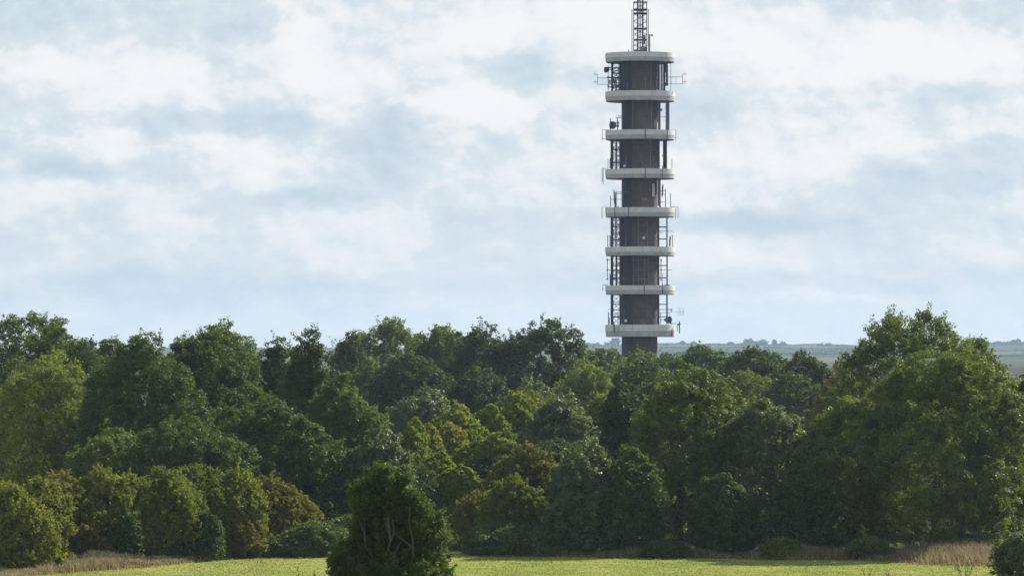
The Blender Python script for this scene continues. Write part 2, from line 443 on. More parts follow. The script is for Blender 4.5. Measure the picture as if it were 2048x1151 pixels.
def limbs(g, H, cb, lobes, r0, stems=1, spread=.5, lean=(0, 0), nb=16):
    mb = MB()
    tips = lobes[g.permutation(len(lobes))[:nb]] if len(lobes) > nb else lobes
    roots = []
    for s in range(stems):
        a = g.uniform(0, 6.28); b = Vector((math.cos(a), math.sin(a), 0)) * (spread if stems > 1 else 0)
        hh = H * g.uniform(.55, .72)
        pts = []; rad = []
        for i in range(7):
            f = i / 6
            pts.append(b * (1 + f * (2.0 if stems > 1 else 0)) + Vector((g.normal() * .03 * H * f + lean[0] * hh * f, g.normal() * .03 * H * f + lean[1] * hh * f, hh * f - .15 * (i == 0))))
            rad.append(r0 * (1 - .85 * f) * (1.35 if i == 0 else 1))
        mb.tube(pts, rad, 7); roots.append((pts, rad))
    for tip in tips:
        pts, rad = roots[int(g.integers(0, stems))]
        tz = tip[2]
        zs = min(tz * .6, H * .5)
        i = min(5, max(0, int(zs / max(pts[-1].z, .1) * 6)))
        a = pts[i].lerp(pts[i + 1], .5); t = Vector(tip)
        mid = a.lerp(t, .5) + Vector((0, 0, -.04 * (t - a).length)) + Vector(g.normal(size=3) * .05 * (t - a).length)
        ra = max(.03, rad[i] * .5)
        mb.tube([a, mid, t], [ra, ra * .6, ra * .2], 5)
        for _ in range(3):
            e = t + Vector(unit(g.normal(size=3) + np.array([0, 0, .3]))) * min(.6, (t - a).length * .15)
            mb.tube([mid.lerp(t, g.uniform(.2, .9)), e], [ra * .35, ra * .08], 4)
    return mb

def plant(name, label, cat, group, px, top, hw, d, mat, n, prof="round", cbf=.06, lobe=.30, puff=.36, leaf=None,
          spray=.15, stems=1, squash=.68, lean=(0, 0), seed=0, ryf=1.0, r0=None, bark=None, nb=16, aspect=.55, dz=0, wide=None):
    g = np.random.default_rng(1000 + seed + int(px * 7 + top * 13))
    if wide is None: wide = {'round': 1.2, 'dome': 1.24, 'bush': 1.4, 'column': 1.4, 'cone': 1.5}[prof] * (1.12 if d > 380 else 1)
    spray = spray * .6
    x = wx(px, d); z0 = float(ground_z(x, d)) + dz
    H = wz(top, d) - z0
    hw = hw * wide
    rx = hw / F * d
    if lobe < .32: lobe = lobe * .86
    if prof == 'bush': spray = spray * 2.2; squash = .85
    lobe_m = lobe / wide * min(rx, H * .6) if lobe < 1 else lobe
    puff_m = lobe_m * puff
    leaf = leaf or max(.13, d * 5.2e-4)
    n = int(n)
    v, q, tint, cl, lobes, rl = crown_arrays(g, H, rx, rx * ryf, H * cbf, prof, lobe_m, puff_m, leaf, n, squash=squash, spray=spray, lean=lean, aspect=aspect)
    root = tag(empty(name, (x, d, z0)), label, cat, group)
    cname = "foliage" if cat in ("shrub", "bush", "hedge", "bramble") else "crown"
    mesh_np(cname, v, quads=q, mat=LEAF[mat], parent=root, attrs={"tint": tint, "clump": cl})
    tb = limbs(g, H, H * cbf, lobes, r0 or max(.05, H * .022), stems, spread=min(.5, rx * .12), lean=lean, nb=nb)
    tb.build("stems" if stems > 1 else "trunk", bark or BARK, root, smooth=True)
    return root

Q = 1.25
GR = "trees of the belt right of the meadow"
GL = "trees of the wood left behind the hedge"
GM = "trees of the wood below the tower"
GG = "bronze tipped trees in the centre"
GH = "hawthorns of the hedge left of the meadow"
TREES = [
 # --- right hand belt
 ("ash_tree", "tall rounded ash tree at the right with the highest top against the sky, light green", "tree", GR, 1822, 628, 128, 268, "ash", 105e3, dict(wide=1.2, prof="round", cbf=.1, lobe=.26, spray=.3)),
 ("ash_tree", "broad dense ash tree filling the right edge, its top below the tallest ash", "tree", GR, 1895, 708, 165, 247, "ash", 130e3, dict(prof="dome", cbf=.05, lobe=.22, spray=.2, stems=3)),
 ("ash_tree", "thin feathery ash tree top poking out right of the tallest ash, before the far hill", "tree", GR, 1962, 678, 66, 276, "ash", 30e3, dict(prof="round", cbf=.2, lobe=.3, spray=.4)),
 ("ash_tree", "dark green tree cut off by the right edge of the view", "tree", GR, 2065, 752, 66, 254, "maple", 45e3, dict(prof="dome")),
 ("ash_tree", "bright yellow green lower tree leaning out left of the broad ash", "tree", GR, 1694, 798, 98, 249, "ash", 75e3, dict(prof="dome", lobe=.28, stems=2)),
 ("sallow_tree", "silvery grey green sallow with shiny leaves between two taller green trees", "tree", GR, 1538, 802, 104, 252, "willow", 85e3, dict(prof="dome", lobe=.26, spray=.3, stems=3)),
 ("sallow_tree", "tall yellow green tree with pale sunlit top directly right of and below the tower", "tree", GR, 1372, 740, 118, 254, "ash", 105e3, dict(prof="dome", lobe=.24, spray=.3, stems=2)),
 ("maple_tree", "narrow dark green tree standing left behind the tall yellow green one", "tree", GR, 1244, 772, 56, 266, "oak", 45e3, dict(prof="dome", lobe=.38)),
 ("sallow_tree", "low dark sallow with a silvery crest at the left end of the right belt", "tree", GR, 1166, 884, 78, 247, "willow", 62e3, dict(prof="dome", lobe=.32, spray=.25, stems=3)),
 ("sallow_tree", "dull green tree filling the gap before the tall yellow green one", "tree", GR, 1262, 900, 62, 246, "maple", 45e3, dict(prof="dome", lobe=.3, stems=3)),
 ("sallow_tree", "low dark green tree at the foot of the silvery sallow", "tree", GR, 1448, 950, 66, 246, "maple", 40e3, dict(prof="dome", lobe=.3, stems=3)),
 ("sallow_tree", "low green tree at the foot between silvery sallow and yellow green ash", "tree", GR, 1606, 935, 62, 246, "ivy", 40e3, dict(prof="dome", lobe=.3, stems=3)),
 ("sallow_tree", "pale silvery tree with sunlit crest behind the brown thicket in the centre", "tree", GR, 1128, 794, 80, 296, "willow", 60e3, dict(prof="dome", lobe=.3, spray=.25)),
 ("dead_leaved_tree", "tan brown leaved tree between the dark wood and the tallest ash", "tree", GR, 1672, 732, 52, 300, "tan", 32e3, dict(prof="round", lobe=.3, spray=.3)),
 ("hawthorn_shrub", "yellow green hawthorn bush glowing in sun left of the right belt", "shrub", None, 1030, 955, 72, 243, "hawthorngreen", 46e3, dict(wide=1.1, prof="bush", lobe=.3, spray=.35, stems=4)),
 ("blackthorn_shrub", "dark brownish thicket sloping down behind the yellow hawthorn bush", "shrub", None, 1048, 893, 82, 256, "hawthornrust", 65e3, dict(wide=1.0, lean=(0, 0), prof="bush", lobe=.24, spray=.25, stems=4)),
 ("blackthorn_shrub", "low dark olive thicket at the left foot of the yellow hawthorn bush", "shrub", None, 962, 985, 58, 249, "hawthornrust", 36e3, dict(wide=1.05, prof="bush", lobe=.28, spray=.25, stems=4)),
 ("bramble_bush", "dark bramble mound under the yellow hawthorn bush", "bush", None, 1040, 1040, 88, 241.5, "bramble", 34e3, dict(prof="bush", lobe=.3, spray=.4, stems=5)),
 ("bramble_bush", "small green bramble clump at the bottom right corner", "bush", None, 2046, 1066, 44, 214, "bramble", 26e3, dict(prof="bush", lobe=.3, spray=.3, stems=5, leaf=.1)),
 ("bramble_bush", "small dark nettle and bramble patch at the foot of the tall yellow green tree", "bush", None, 1330, 1078, 34, 237, "ivy", 9e3, dict(prof="bush", lobe=.34, spray=.5, stems=4)),
 ("bramble_bush", "yellowish weedy clump in the long grass below the silvery sallow", "bush", None, 1560, 1074, 30, 236, "hawthorngreen", 8e3, dict(prof="bush", lobe=.34, spray=.6, stems=4)),
 ("bramble_bush", "low green bramble clump at the left foot of the broad ash", "bush", None, 1735, 1072, 36, 235.5, "bramble", 9e3, dict(prof="bush", lobe=.34, spray=.5, stems=4)),
 # --- wood left
 ("field_maple", "open crowned light green maple at the left with dark branches showing", "tree", GL, 112, 712, 108, 272, "ashyellow", 62e3, dict(prof="round", cbf=.12, lobe=.24, spray=.2, nb=30, r0=.3)),
 ("field_maple", "big dark green maple crown left of centre in the left wood", "tree", GL, 292, 676, 112, 266, "maple", 95e3, dict(prof="dome", lobe=.26, spray=.2, stems=2)),
 ("field_maple", "tallest dark maple of the left wood just behind the big left one", "tree", GL, 425, 662, 108, 272, "maple", 90e3, dict(prof="dome", lobe=.26, spray=.25)),
 ("field_maple", "sloping green maple reaching down to the right end of the hedge", "tree", GL, 545, 800, 118, 258, "maple", 100e3, dict(prof="dome", lobe=.24, spray=.15, stems=3)),
 ("field_maple", "lower dark tree standing just above the hawthorn hedge in the left wood", "tree", GL, 395, 840, 120, 254, "maple", 70e3, dict(prof="dome", lobe=.26, spray=.15, stems=3)),
 ("field_maple", "shaded low green tree above the left part of the hedge", "tree", GL, 232, 860, 100, 256, "limegreen", 55e3, dict(prof="dome", lobe=.26, spray=.15, stems=3)),
 ("poplar_tree", "high tree at the far left edge with a reddish patch in its green crown", "tree", GL, 50, 632, 84, 335, "limegreen", 55e3, dict(prof="round", cbf=.15, lobe=.28, spray=.2)),
 ("poplar_tree", "green tree right beside the one with the reddish patch, sky behind", "tree", GL, 128, 640, 62, 338, "limegreen", 38e3, dict(prof="round", lobe=.3, spray=.2)),
 ("poplar_tree", "small dark tree in the dip of the left skyline", "tree", GL, 214, 680, 52, 330, "maple", 30e3, dict(prof="dome", lobe=.32, spray=.3)),
 ("ash_tree", "thin pale ash top above the tallest dark maple of the left wood", "tree", GL, 462, 645, 60, 305, "ash", 22e3, dict(prof="round", cbf=.2, lobe=.28, spray=.3)),
 ("oak_tree", "dark upright tree between the pale ash top and the pointed tree of the left wood", "tree", GL, 548, 680, 52, 290, "oak", 35e3, dict(prof="column", lobe=.4, spray=.35)),
 ("oak_tree", "pointed dark tree with a spiky top left of the gap in the skyline", "tree", GL, 616, 664, 62, 286, "oak", 52e3, dict(prof="cone", lobe=.42, spray=.4)),
 ("sallow_tree", "grey green tree sloping down right of the pointed dark tree", "tree", GL, 690, 752, 84, 270, "limegreen", 80e3, dict(prof="dome", lobe=.26, spray=.2, stems=2)),
 ("sallow_tree", "low silvery tree behind the top of the shrub in the foreground", "tree", GL, 752, 860, 62, 258, "willow", 50e3, dict(prof="dome", lobe=.3, spray=.3, stems=3)),
 ("sallow_tree", "shaded green tree behind the bramble bank", "tree", GL, 640, 900, 62, 262, "oak", 40e3, dict(prof="dome", lobe=.3, stems=3)),
 # --- wood in the middle, below the tower
 ("oak_tree", "highest dark oak left of the tower with a bumpy top", "tree", GM, 1078, 643, 84, 450, "oak", 55e3, dict(prof="round", lobe=.3, cbf=.1)),
 ("oak_tree", "dark oak joining the highest dark oak on its left side", "tree", GM, 968, 652, 62, 452, "oak", 38e3, dict(prof="round", lobe=.32, cbf=.1)),
 ("lime_tree", "broad mid green tree left of the two dark oaks on the skyline", "tree", GM, 790, 641, 92, 470, "limegreen", 50e3, dict(prof="round", lobe=.28, cbf=.1)),
 ("lime_tree", "mid green tree between the broad skyline tree and the dark oaks", "tree", GM, 880, 654, 56, 468, "limegreen", 32e3, dict(prof="round", lobe=.3, cbf=.1)),
 ("oak_tree", "dark tree at the left end of the middle skyline", "tree", GM, 705, 668, 42, 455, "oak", 25e3, dict(prof="dome", lobe=.36, spray=.3)),
 ("lime_tree", "pale green tree under the left end of the middle skyline", "tree", GM, 738, 722, 60, 430, "limegreen", 32e3, dict(prof="dome", lobe=.3)),
 ("oak_tree", "dome shaped dark tree with silvery right side below the broad skyline tree", "tree", GM, 822, 708, 76, 405, "oak", 48e3, dict(prof="dome", lobe=.28)),
 ("oak_tree", "dark tree in the hollow under the dark oaks", "tree", GM, 950, 738, 66, 395, "oak", 38e3, dict(prof="dome", lobe=.3)),
 ("willow_tree", "blue green tree above the left group of bronze tipped trees", "tree", GM, 846, 780, 76, 372, "willow", 48e3, dict(prof="dome", lobe=.28, spray=.2)),
 ("willow_tree", "pale grey green tree in the hollow right of the dark ones", "tree", GM, 1055, 757, 50, 385, "willow", 28e3, dict(prof="dome", lobe=.32, spray=.25)),
 ("lime_tree", "yellow green tree in the sun below and left of the tower foot", "tree", GM, 1166, 726, 62, 400, "ashyellow", 38e3, dict(prof="dome", lobe=.3, spray=.2)),
 ("oak_tree", "dark tree right in front of the tower foot", "tree", GM, 1268, 716, 66, 425, "maple", 40e3, dict(prof="dome", lobe=.3)),
 ("lime_tree", "pale low tree top at the left foot of the tower", "tree", GM, 1205, 698, 62, 520, "limegreen", 26e3, dict(prof="dome", lobe=.3)),
 ("lime_tree", "light green tree top touching the right foot of the tower", "tree", GM, 1296, 703, 52, 530, "limegreen", 20e3, dict(prof="dome", lobe=.32)),
 ("oak_tree", "dark rounded tree first to the right of the tower foot on the skyline", "tree", GM, 1392, 693, 72, 490, "maple", 40e3, dict(prof="dome", lobe=.28, spray=.2)),
 ("oak_tree", "spiky topped dark tree in the middle of the skyline right of the tower", "tree", GM, 1500, 698, 66, 480, "oak", 36e3, dict(prof="dome", lobe=.26, spray=.5)),
 ("oak_tree", "dark tree with twiggy top left of the tan tree", "tree", GM, 1598, 706, 56, 465, "oak", 34e3, dict(prof="dome", lobe=.28, spray=.5)),
 ("oak_tree", "small dark tree behind the tan tree at the end of the dark skyline", "tree", GM, 1645, 730, 30, 450, "oak", 14e3, dict(prof="dome", lobe=.34, spray=.4)),
 ("lime_tree", "olive tree below the spiky topped skyline tree", "tree", GM, 1490, 745, 70, 400, "hawthorngreen", 36e3, dict(prof="dome", lobe=.28)),
 ("lime_tree", "olive tree under the twiggy top left of the tan tree", "tree", GM, 1590, 748, 66, 395, "maple", 34e3, dict(prof="dome", lobe=.28)),
 ("lime_tree", "green tree in the wood between the tower foot and the tall yellow green tree", "tree", GM, 1330, 745, 62, 395, "maple", 34e3, dict(prof="dome", lobe=.28)),
 ("lime_tree", "olive brown tree peeping out left of the narrow dark tree", "tree", GM, 1200, 790, 50, 345, "hawthorn", 28e3, dict(prof="dome", lobe=.3)),
 # --- bronze tipped trees
 ("hornbeam_tree", "largest bronze tipped tree with upright sprays in the centre", "tree", GG, 902, 812, 56, 330, "golden", 56e3, dict(prof="dome", lobe=.21, puff=.40, spray=.05, lean=(.10, 0))),
 ("hornbeam_tree", "tallest bronze tipped tree at the right of its group", "tree", GG, 1016, 788, 44, 338, "golden", 40e3, dict(prof="dome", lobe=.24, puff=.40, spray=.05, lean=(.10, 0))),
 ("hornbeam_tree", "green bronze tipped tree between the largest and the tallest of its group", "tree", GG, 962, 812, 44, 334, "golden", 40e3, dict(prof="dome", lobe=.24, puff=.40, spray=.05, lean=(.12, 0))),
 ("hornbeam_tree", "bronze tipped tree low in front of the largest one", "tree", GG, 876, 846, 40, 320, "bronze", 30e3, dict(prof="column", lobe=.27, puff=.40, spray=.05, lean=(.12, 0))),
 ("hornbeam_tree", "orange brown leaved tree second from the left in the bronze tipped group", "tree", GG, 832, 850, 36, 316, "bronze", 30e3, dict(prof="column", lobe=.27, puff=.40, spray=.05, lean=(.16, 0))),
 ("hornbeam_tree", "leftmost of the bronze tipped trees, bright green beside the silvery slope", "tree", GG, 800, 838, 38, 306, "golden", 34e3, dict(prof="column", lobe=.27, puff=.40, spray=.05, lean=(.14, 0))),
 ("hornbeam_tree", "dark lower green tree at the foot of the bronze tipped group", "tree", GG, 942, 876, 46, 306, "golden", 36e3, dict(prof="dome", lobe=.24, puff=.40, spray=.05, lean=(.10, 0))),
 ("hornbeam_tree", "bushy bronze tipped tree just right of the shrub in the foreground", "tree", GG, 862, 905, 42, 296, "golden", 34e3, dict(prof="dome", lobe=.24, puff=.40, spray=.05, lean=(.12, 0))),
 ("hornbeam_tree", "yellow topped tree behind the right side of the bronze tipped group", "tree", GG, 1068, 784, 36, 350, "bronze", 24e3, dict(prof="dome", lobe=.32, spray=.1)),
 ("hornbeam_tree", "yellow green bronze tipped tree low at the right foot of its group", "tree", GG, 985, 868, 44, 300, "golden", 34e3, dict(prof="dome", lobe=.24, puff=.40, spray=.05, lean=(.10, 0))),
 ("hornbeam_tree", "lowest bronze tipped tree of the group, beside the brown thicket", "tree", GG, 905, 930, 40, 282, "golden", 30e3, dict(prof="dome", lobe=.24, puff=.40, spray=.05, lean=(.08, 0))),
 # --- hedge left
 ("hawthorn_shrub", "yellow olive hawthorn at the bottom left corner, nearest of the hedge", "shrub", GH, 20, 968, 68, 222, "hawthorn", 50e3, dict(prof="bush", lobe=.26, spray=.4, stems=4)),
 ("hawthorn_shrub", "rusty brown hawthorn second from the left edge", "shrub", GH, 118, 948, 74, 231, "hawthornrust", 46e3, dict(prof="bush", lobe=.26, spray=.35, stems=4)),
 ("hawthorn_shrub", "olive hawthorn with a pale top just right of the rusty brown one at the left", "shrub", GH, 192, 938, 62, 232, "hawthorn", 44e3, dict(prof="bush", lobe=.28, spray=.35, stems=4)),
 ("ivy_bush", "dark green ivy covered stump in the hedge below the left maple", "bush", None, 250, 1022, 34, 230.5, "ivy", 20e3, dict(wide=1.0, prof="bush", lobe=.36, spray=.1, stems=3)),
 ("hawthorn_shrub", "bright olive green hawthorn in the middle of the hedge, its branches drooping right", "shrub", GH, 308, 938, 62, 234, "hawthorngreen", 46e3, dict(prof="bush", lobe=.26, spray=.4, stems=4)),
 ("ivy_bush", "shiny dark ivy clump low in the middle of the hedge", "bush", None, 408, 1025, 44, 234.5, "ivy", 22e3, dict(wide=1.05, prof="bush", lobe=.34, spray=.1, stems=3)),
 ("hawthorn_shrub", "green tipped hawthorn rising highest above the hedge", "shrub", GH, 398, 932, 56, 238, "hawthorngreen", 40e3, dict(prof="bush", lobe=.28, spray=.45, stems=4)),
 ("hawthorn_shrub", "yellow brown hawthorn right of the highest one in the hedge", "shrub", GH, 468, 940, 56, 239, "hawthorn", 40e3, dict(prof="bush", lobe=.28, spray=.4, stems=4)),
 ("hawthorn_shrub", "dull brown hawthorn near the right end of the hedge", "shrub", GH, 530, 955, 56, 241, "hawthornrust", 38e3, dict(prof="bush", lobe=.28, spray=.3, stems=4)),
 ("hawthorn_shrub", "last hawthorn at the right end of the hedge, brown and lower than the others", "shrub", GH, 592, 985, 46, 242.5, "hawthornrust", 30e3, dict(prof="bush", lobe=.3, spray=.3, stems=4)),
 ("hawthorn_shrub", "small brown hawthorn low before the right half of the hedge", "shrub", GH, 484, 1032, 36, 237.5, "hawthornrust", 18e3, dict(prof="bush", lobe=.34, spray=.3, stems=3)),
 ("hawthorn_shrub", "olive hawthorn between the nearest one and the rusty brown one", "shrub", GH, 70, 958, 56, 228, "hawthorn", 34e3, dict(prof="bush", lobe=.28, spray=.35, stems=4)),
 ("hawthorn_shrub", "yellowish hawthorn standing before the bright olive green one of the hedge", "shrub", GH, 262, 950, 54, 233, "hawthorn", 34e3, dict(prof="bush", lobe=.28, spray=.35, stems=4)),
 ("hawthorn_shrub", "mossy green hawthorn between the bright olive green one and the highest one", "shrub", GH, 352, 945, 54, 236, "hawthorngreen", 34e3, dict(prof="bush", lobe=.28, spray=.35, stems=4)),
 ("bramble_bush", "long bright green bramble bank at the right end of the hedge", "bush", None, 620, 1043, 68, 240, "bramble", 32e3, dict(prof="bush", lobe=.26, spray=.3, stems=5)),
 ("bramble_bush", "low bramble mound joining the hedge to the bright green bank", "bush", None, 540, 1068, 48, 239, "bramble", 20e3, dict(prof="bush", lobe=.3, spray=.3, stems=5)),
 ("bramble_bush", "dark bramble mound half hidden by the foreground shrub", "bush", None, 706, 1030, 52, 242, "bramble", 22e3, dict(prof="bush", lobe=.3, spray=.3, stems=5)),
]
QUICK = 1.0
for i, (nm, lab, cat, grp, px, top, hw, d, mat, n, kw) in enumerate(TREES):
    if grp == GR:
        kw.setdefault("wide", 1.08)
        if d < 256: d -= 6.0
    plant(nm, lab, cat, grp, px, top, hw, d, mat, n * Q * QUICK, seed=i, **kw)

# second row and shaded undergrowth that closes the belts behind
FILL = [
 (1760, 760, 110, 285, "ash", 34e3, "green tree hidden behind the broad ash and the yellow green lower tree"),
 (1980, 770, 90, 268, "maple", 34e3, "dark tree behind the shoulder of the broad ash at the right edge"),
 (1450, 800, 90, 275, "maple", 34e3, "dark tree in the gap between tall yellow green tree and silvery sallow"),
 (1620, 850, 80, 272, "oak", 28e3, "dark tree behind the gap right of the silvery sallow"),
 (1310, 850, 90, 275, "oak", 28e3, "dark tree behind the left flank of the tall yellow green tree"),
 (1110, 880, 90, 285, "oak", 28e3, "dark tree behind the brown thicket and the silvery crest"),
 (480, 712, 110, 292, "oak", 40e3, "dark tree closing the left wood behind the sloping green maple"),
 (176, 684, 80, 315, "oak", 34e3, "dark tree seen between the trunks behind the open crowned maple"),
 (20, 720, 90, 315, "maple", 34e3, "dark green tree at the left edge below the tree with the reddish patch"),
 (655, 745, 70, 300, "oak", 34e3, "dark tree behind the pointed tree and the grey green slope"),
 (760, 900, 90, 280, "oak", 30e3, "dark tree behind the low silvery one in the centre left"),
 (362, 682, 62, 300, "maple", 30e3, "dark green tree filling the skyline between the two big maples"),
 (582, 705, 60, 305, "oak", 26e3, "dark tree filling the skyline behind the upright and the pointed tree"),
 (925, 672, 60, 480, "oak", 26e3, "dark tree top joining mid green trees and dark oaks on the skyline"),
 (1448, 706, 60, 500, "oak", 24e3, "dark tree filling the skyline left of the spiky topped one"),
 (1550, 708, 50, 485, "maple", 22e3, "dark tree filling the skyline right of the spiky topped one"),
 (1340, 708, 50, 510, "maple", 20e3, "green tree top between the tower's right foot and the dark rounded tree"),
 (1000, 900, 90, 300, "oak", 30e3, "dark tree closing the foot of the bronze tipped group"),
 (1130, 840, 80, 330, "oak", 24e3, "dark tree between the pale silvery tree and the yellow green one"),
]
for i, (px, top, hw, d, mat, n, lab) in enumerate(FILL):
    plant("woodland_tree", lab, "tree", "second row trees", px, top, hw, d, mat, n * Q * QUICK, seed=300 + i, prof="dome", lobe=.28)

# foreground shrub on the slope, nearer to the camera
def fore(px, top, hw, d, mat, n, name, label, **kw):
    return plant(name, label, "shrub", None, px, top, hw, d, mat, n * QUICK, leaf=.085, aspect=.42, **kw)
g = np.random.default_rng(77)
d0 = 122.0; x0 = wx(790, d0); z0 = float(ground_z(x0, d0))
root = tag(empty("young_ash_shrub", (x0, d0, z0)), "big dark shrub standing alone in the foreground before the meadow", "shrub")
H = wz(922, d0) - z0
va = []; qa = []; ta = []; ca = []; base = 0; LB = []
for (px, top, hw, n, prof, cb) in ((764, 930, 60, 32e3, "round", .8), (846, 994, 58, 20e3, "round", .5), (706, 1066, 48, 15e3, "round", .3), (784, 1080, 112, 22e3, "dome", .25), (738, 940, 36, 11e3, "round", .9), (806, 946, 40, 13e3, "round", .8)):
    v, q, t, cl, lb, rl = crown_arrays(g, wz(top, d0) - z0, hw / F * d0, hw / F * d0 * .9, cb, prof, .30, .15, .085, int(n * QUICK), squash=.9, spray=.45, aspect=.36, fill=.12)
    off = np.array([wx(px, d0) - x0, 0, 0]); va.append(v + off); qa.append(q + base); base += len(v); ta.append(t); ca.append(cl); LB.append(lb + off)
mesh_np("foliage", np.concatenate(va), quads=np.concatenate(qa), mat=LEAF["maple"], parent=root, attrs={"tint": np.concatenate(ta), "clump": np.concatenate(ca)})
limbs(g, H, .3, np.concatenate(LB), .045, 5, .35, nb=60).build("stems", BARK, root, smooth=True)

def sapling(px, top, hw, d, n, label, mat="maple", leaf=.07, name="sapling"):
    g = np.random.default_rng(int(px)); x = wx(px, d); z0 = float(ground_z(x, d)); H = wz(top, d) - z0; w = hw / F * d
    root = tag(empty(name, (x, d, z0)), label, "plant")
    mb = MB(); P = []
    for s in range(5):
        a = g.uniform(-w, w); tip = Vector((a, g.uniform(-w, w), H * g.uniform(.75, 1)))
        b = Vector((a * .2, 0, 0)); mid = b.lerp(tip, .5) + Vector((g.normal() * .03, 0, 0))
        mb.tube([b, mid, tip], [.014, .01, .004], 5)
        for k in range(n // 5):
            f = g.uniform(.3, 1.02); P.append(np.array(b.lerp(tip, f)) + g.normal(size=3) * .055)
    P = np.array(P); N = len(P)
    nr = unit(g.normal(size=(N, 3)) + np.array([0, -.2, .5])); tn = unit(np.cross(nr, g.normal(size=(N, 3)))); bt = np.cross(nr, tn)
    L = leaf * g.uniform(.6, 1.3, (N, 1))
    v = np.stack([P - tn * L * .5, P + bt * L * .28, P + tn * L * .5, P - bt * L * .28], 1).reshape(-1, 3)
    mesh_np("leaves", v, quads=np.arange(N * 4).reshape(N, 4), mat=LEAF[mat], parent=root, attrs={"tint": np.repeat(g.random(N), 4), "clump": np.repeat(g.random(N), 4)})
    mb.build("stems", BARK, root, smooth=True)
sapling(604, 1131, 10, 118, 90, "leafy sprig poking up at the bottom edge left of the foreground shrub")
sapling(628, 1134, 8, 118, 70, "smaller leafy sprig touching the foreground shrub's left side")
sapling(1735, 1128, 20, 196, 90, "seeding dock stalks at the bottom edge in front of the right belt", "tan", .06, "dock_plant")
sapling(1772, 1134, 8, 196, 60, "small dark weed beside the seeding dock stalks", "ivy", .06, "dock_plant")
sapling(1928, 1108, 24, 200, 150, "tall leafy weed in the lower right before the grassy bank", "maple", .08, "dock_plant")

# ---------------------------------------------------------------- grasses
def blades(name, X, Y, h, w, mat, seed, lean=.35, label=None, dz=0, cat="grass"):
    g = np.random.default_rng(seed); N = len(X)
    Z = ground_z(X, Y) + dz
    a = g.uniform(0, 6.283, N); cell = (np.floor(X * 2.3 + .7 * np.sin(Y * 3)) * 31 + np.floor(Y * 2.1 + .6 * np.sin(X * 4)) * 57).astype(int) % 997
    hh = h * g.uniform(.35, 1.25, N) * g.uniform(.35, 1.25, 997)[cell] * (.85 + .3 * np.sin(X * .9 + 1))
    wv = np.stack([np.cos(a), np.sin(a), np.zeros(N)], -1) * (w * g.uniform(.6, 1.4, N))[:, None] * .5
    b = np.stack([X, Y, Z], -1)
    b2 = g.uniform(0, 6.283, N); ln = g.uniform(0, lean, N) * hh
    l = np.stack([np.cos(b2) * ln - .12 * hh, np.sin(b2) * ln, np.zeros(N)], -1)
    up = np.stack([np.zeros(N), np.zeros(N), hh], -1)
    m = b + up * .6 + l * .4; t = b + up + l
    v = np.stack([b - wv, b + wv, m + wv * .8, m - wv * .8, t], 1).reshape(-1, 3)
    i = np.arange(N) * 5
    q = np.stack([i, i + 1, i + 2, i + 3], -1); tr = np.stack([i + 3, i + 2, i + 4], -1)
    o = mesh_np(name, v, quads=q, tris=tr, mat=mat, attrs={"tint": np.repeat(g.random(N), 5)})
    tag(o, label, cat, kind="stuff"); return o
g = np.random.default_rng(5)
# turf on the visible part of the meadow, patchy
N = int(80000 * QUICK)
X = g.uniform(-30, 30, N); Y = g.uniform(214, 246, N); k = Y < meadow_far(X) + .3
n_ = np.sin(X * .5 + Y * .8) + np.sin(X * 1.7 - Y * .6) * .6
k &= (n_ > -1.0) | (g.random(N) < .35)
blades("grass", X[k], Y[k], .075, .05, TURF, 1, .5, "short yellow green turf covering the mown meadow", .03)
# long dry grass at the foot of the right belt
def strip(pxs, ds, widths, N, g, far=True):
    px = g.uniform(pxs[0], pxs[-1], N); d = np.interp(px, pxs, ds) + g.normal(0, 1, N) * np.interp(px, pxs, widths)
    return wx(px, d), d
X, Y = strip([930, 1300, 1700, 1880, 2120], [243.2, 239.8, 237.2, 234.5, 232], [.9, .9, 1.2, 2.0, 2.6], int(60000 * QUICK), g)
blades("long_grass", X, Y, .42, .035, STRAWRED, 2, .7, "russet long grass along the foot of the right tree belt")
cl_x = []; cl_y = []
for k in range(260):
    cx = g.uniform(960, 2120); cd = np.interp(cx, [930, 1300, 1700, 1880, 2120], [243, 239.2, 236.4, 233.2, 230]) + g.normal(0, .8)
    nn = int(g.integers(60, 160) * QUICK) + 3
    cl_x.append(wx(cx, cd) + g.normal(0, .22, nn)); cl_y.append(cd + g.normal(0, .25, nn))
for cx, cd, nn, s in ((1596, 236.8, 6000, .7), (1565, 236.5, 3500, .7), (1985, 233, 12000, 1.8), (1930, 234.5, 6000, 1.2), (2030, 231, 9000, 1.8), (1100, 242.5, 1500, .8)):
    nn = int(nn * QUICK); cl_x.append(wx(cx, cd) + g.normal(0, s, nn)); cl_y.append(cd + g.normal(0, s * .8, nn))
blades("tussock_grass", np.concatenate(cl_x), np.concatenate(cl_y), .52, .03, STRAW, 3, .9, "pale dry grass tussocks along the meadow edge and on the right bank")
# weeds and dry grass before the hedge
pw = [-60, 60, 200, 320, 480, 560]; dw = [214, 222.5, 227.3, 231.5, 240, 242]
X, Y = strip(pw, dw, [1.0, .9, .9, .8, .6, .3], int(52000 * QUICK), g)
gx_ = g.normal(0, 1.9, int(5000 * QUICK)) + wx(1975, 237); gy_ = g.normal(0, 1.5, len(gx_)) + 236.5
X = np.concatenate([X, gx_, wx(1500, 243) + g.uniform(-8, 10, int(4000 * QUICK))]); Y = np.concatenate([Y, gy_, 237.6 + g.normal(0, .4, int(4000 * QUICK))])
blades("tall_weeds", X, Y, .55, .06, WEED, 4, .5, "grey green seeding weeds along the hedge and the meadow edges", cat="weeds")
X, Y = strip([-80, 40, 120, 300, 480], [211, 218, 222.5, 228.5, 238.5], [1.4, 1.2, .8, .5, .4], int(36000 * QUICK), g)
blades("verge_grass", X, Y, .45, .035, STRAW, 6, .7, "pale straw coloured grass at the bottom left before the hedge")
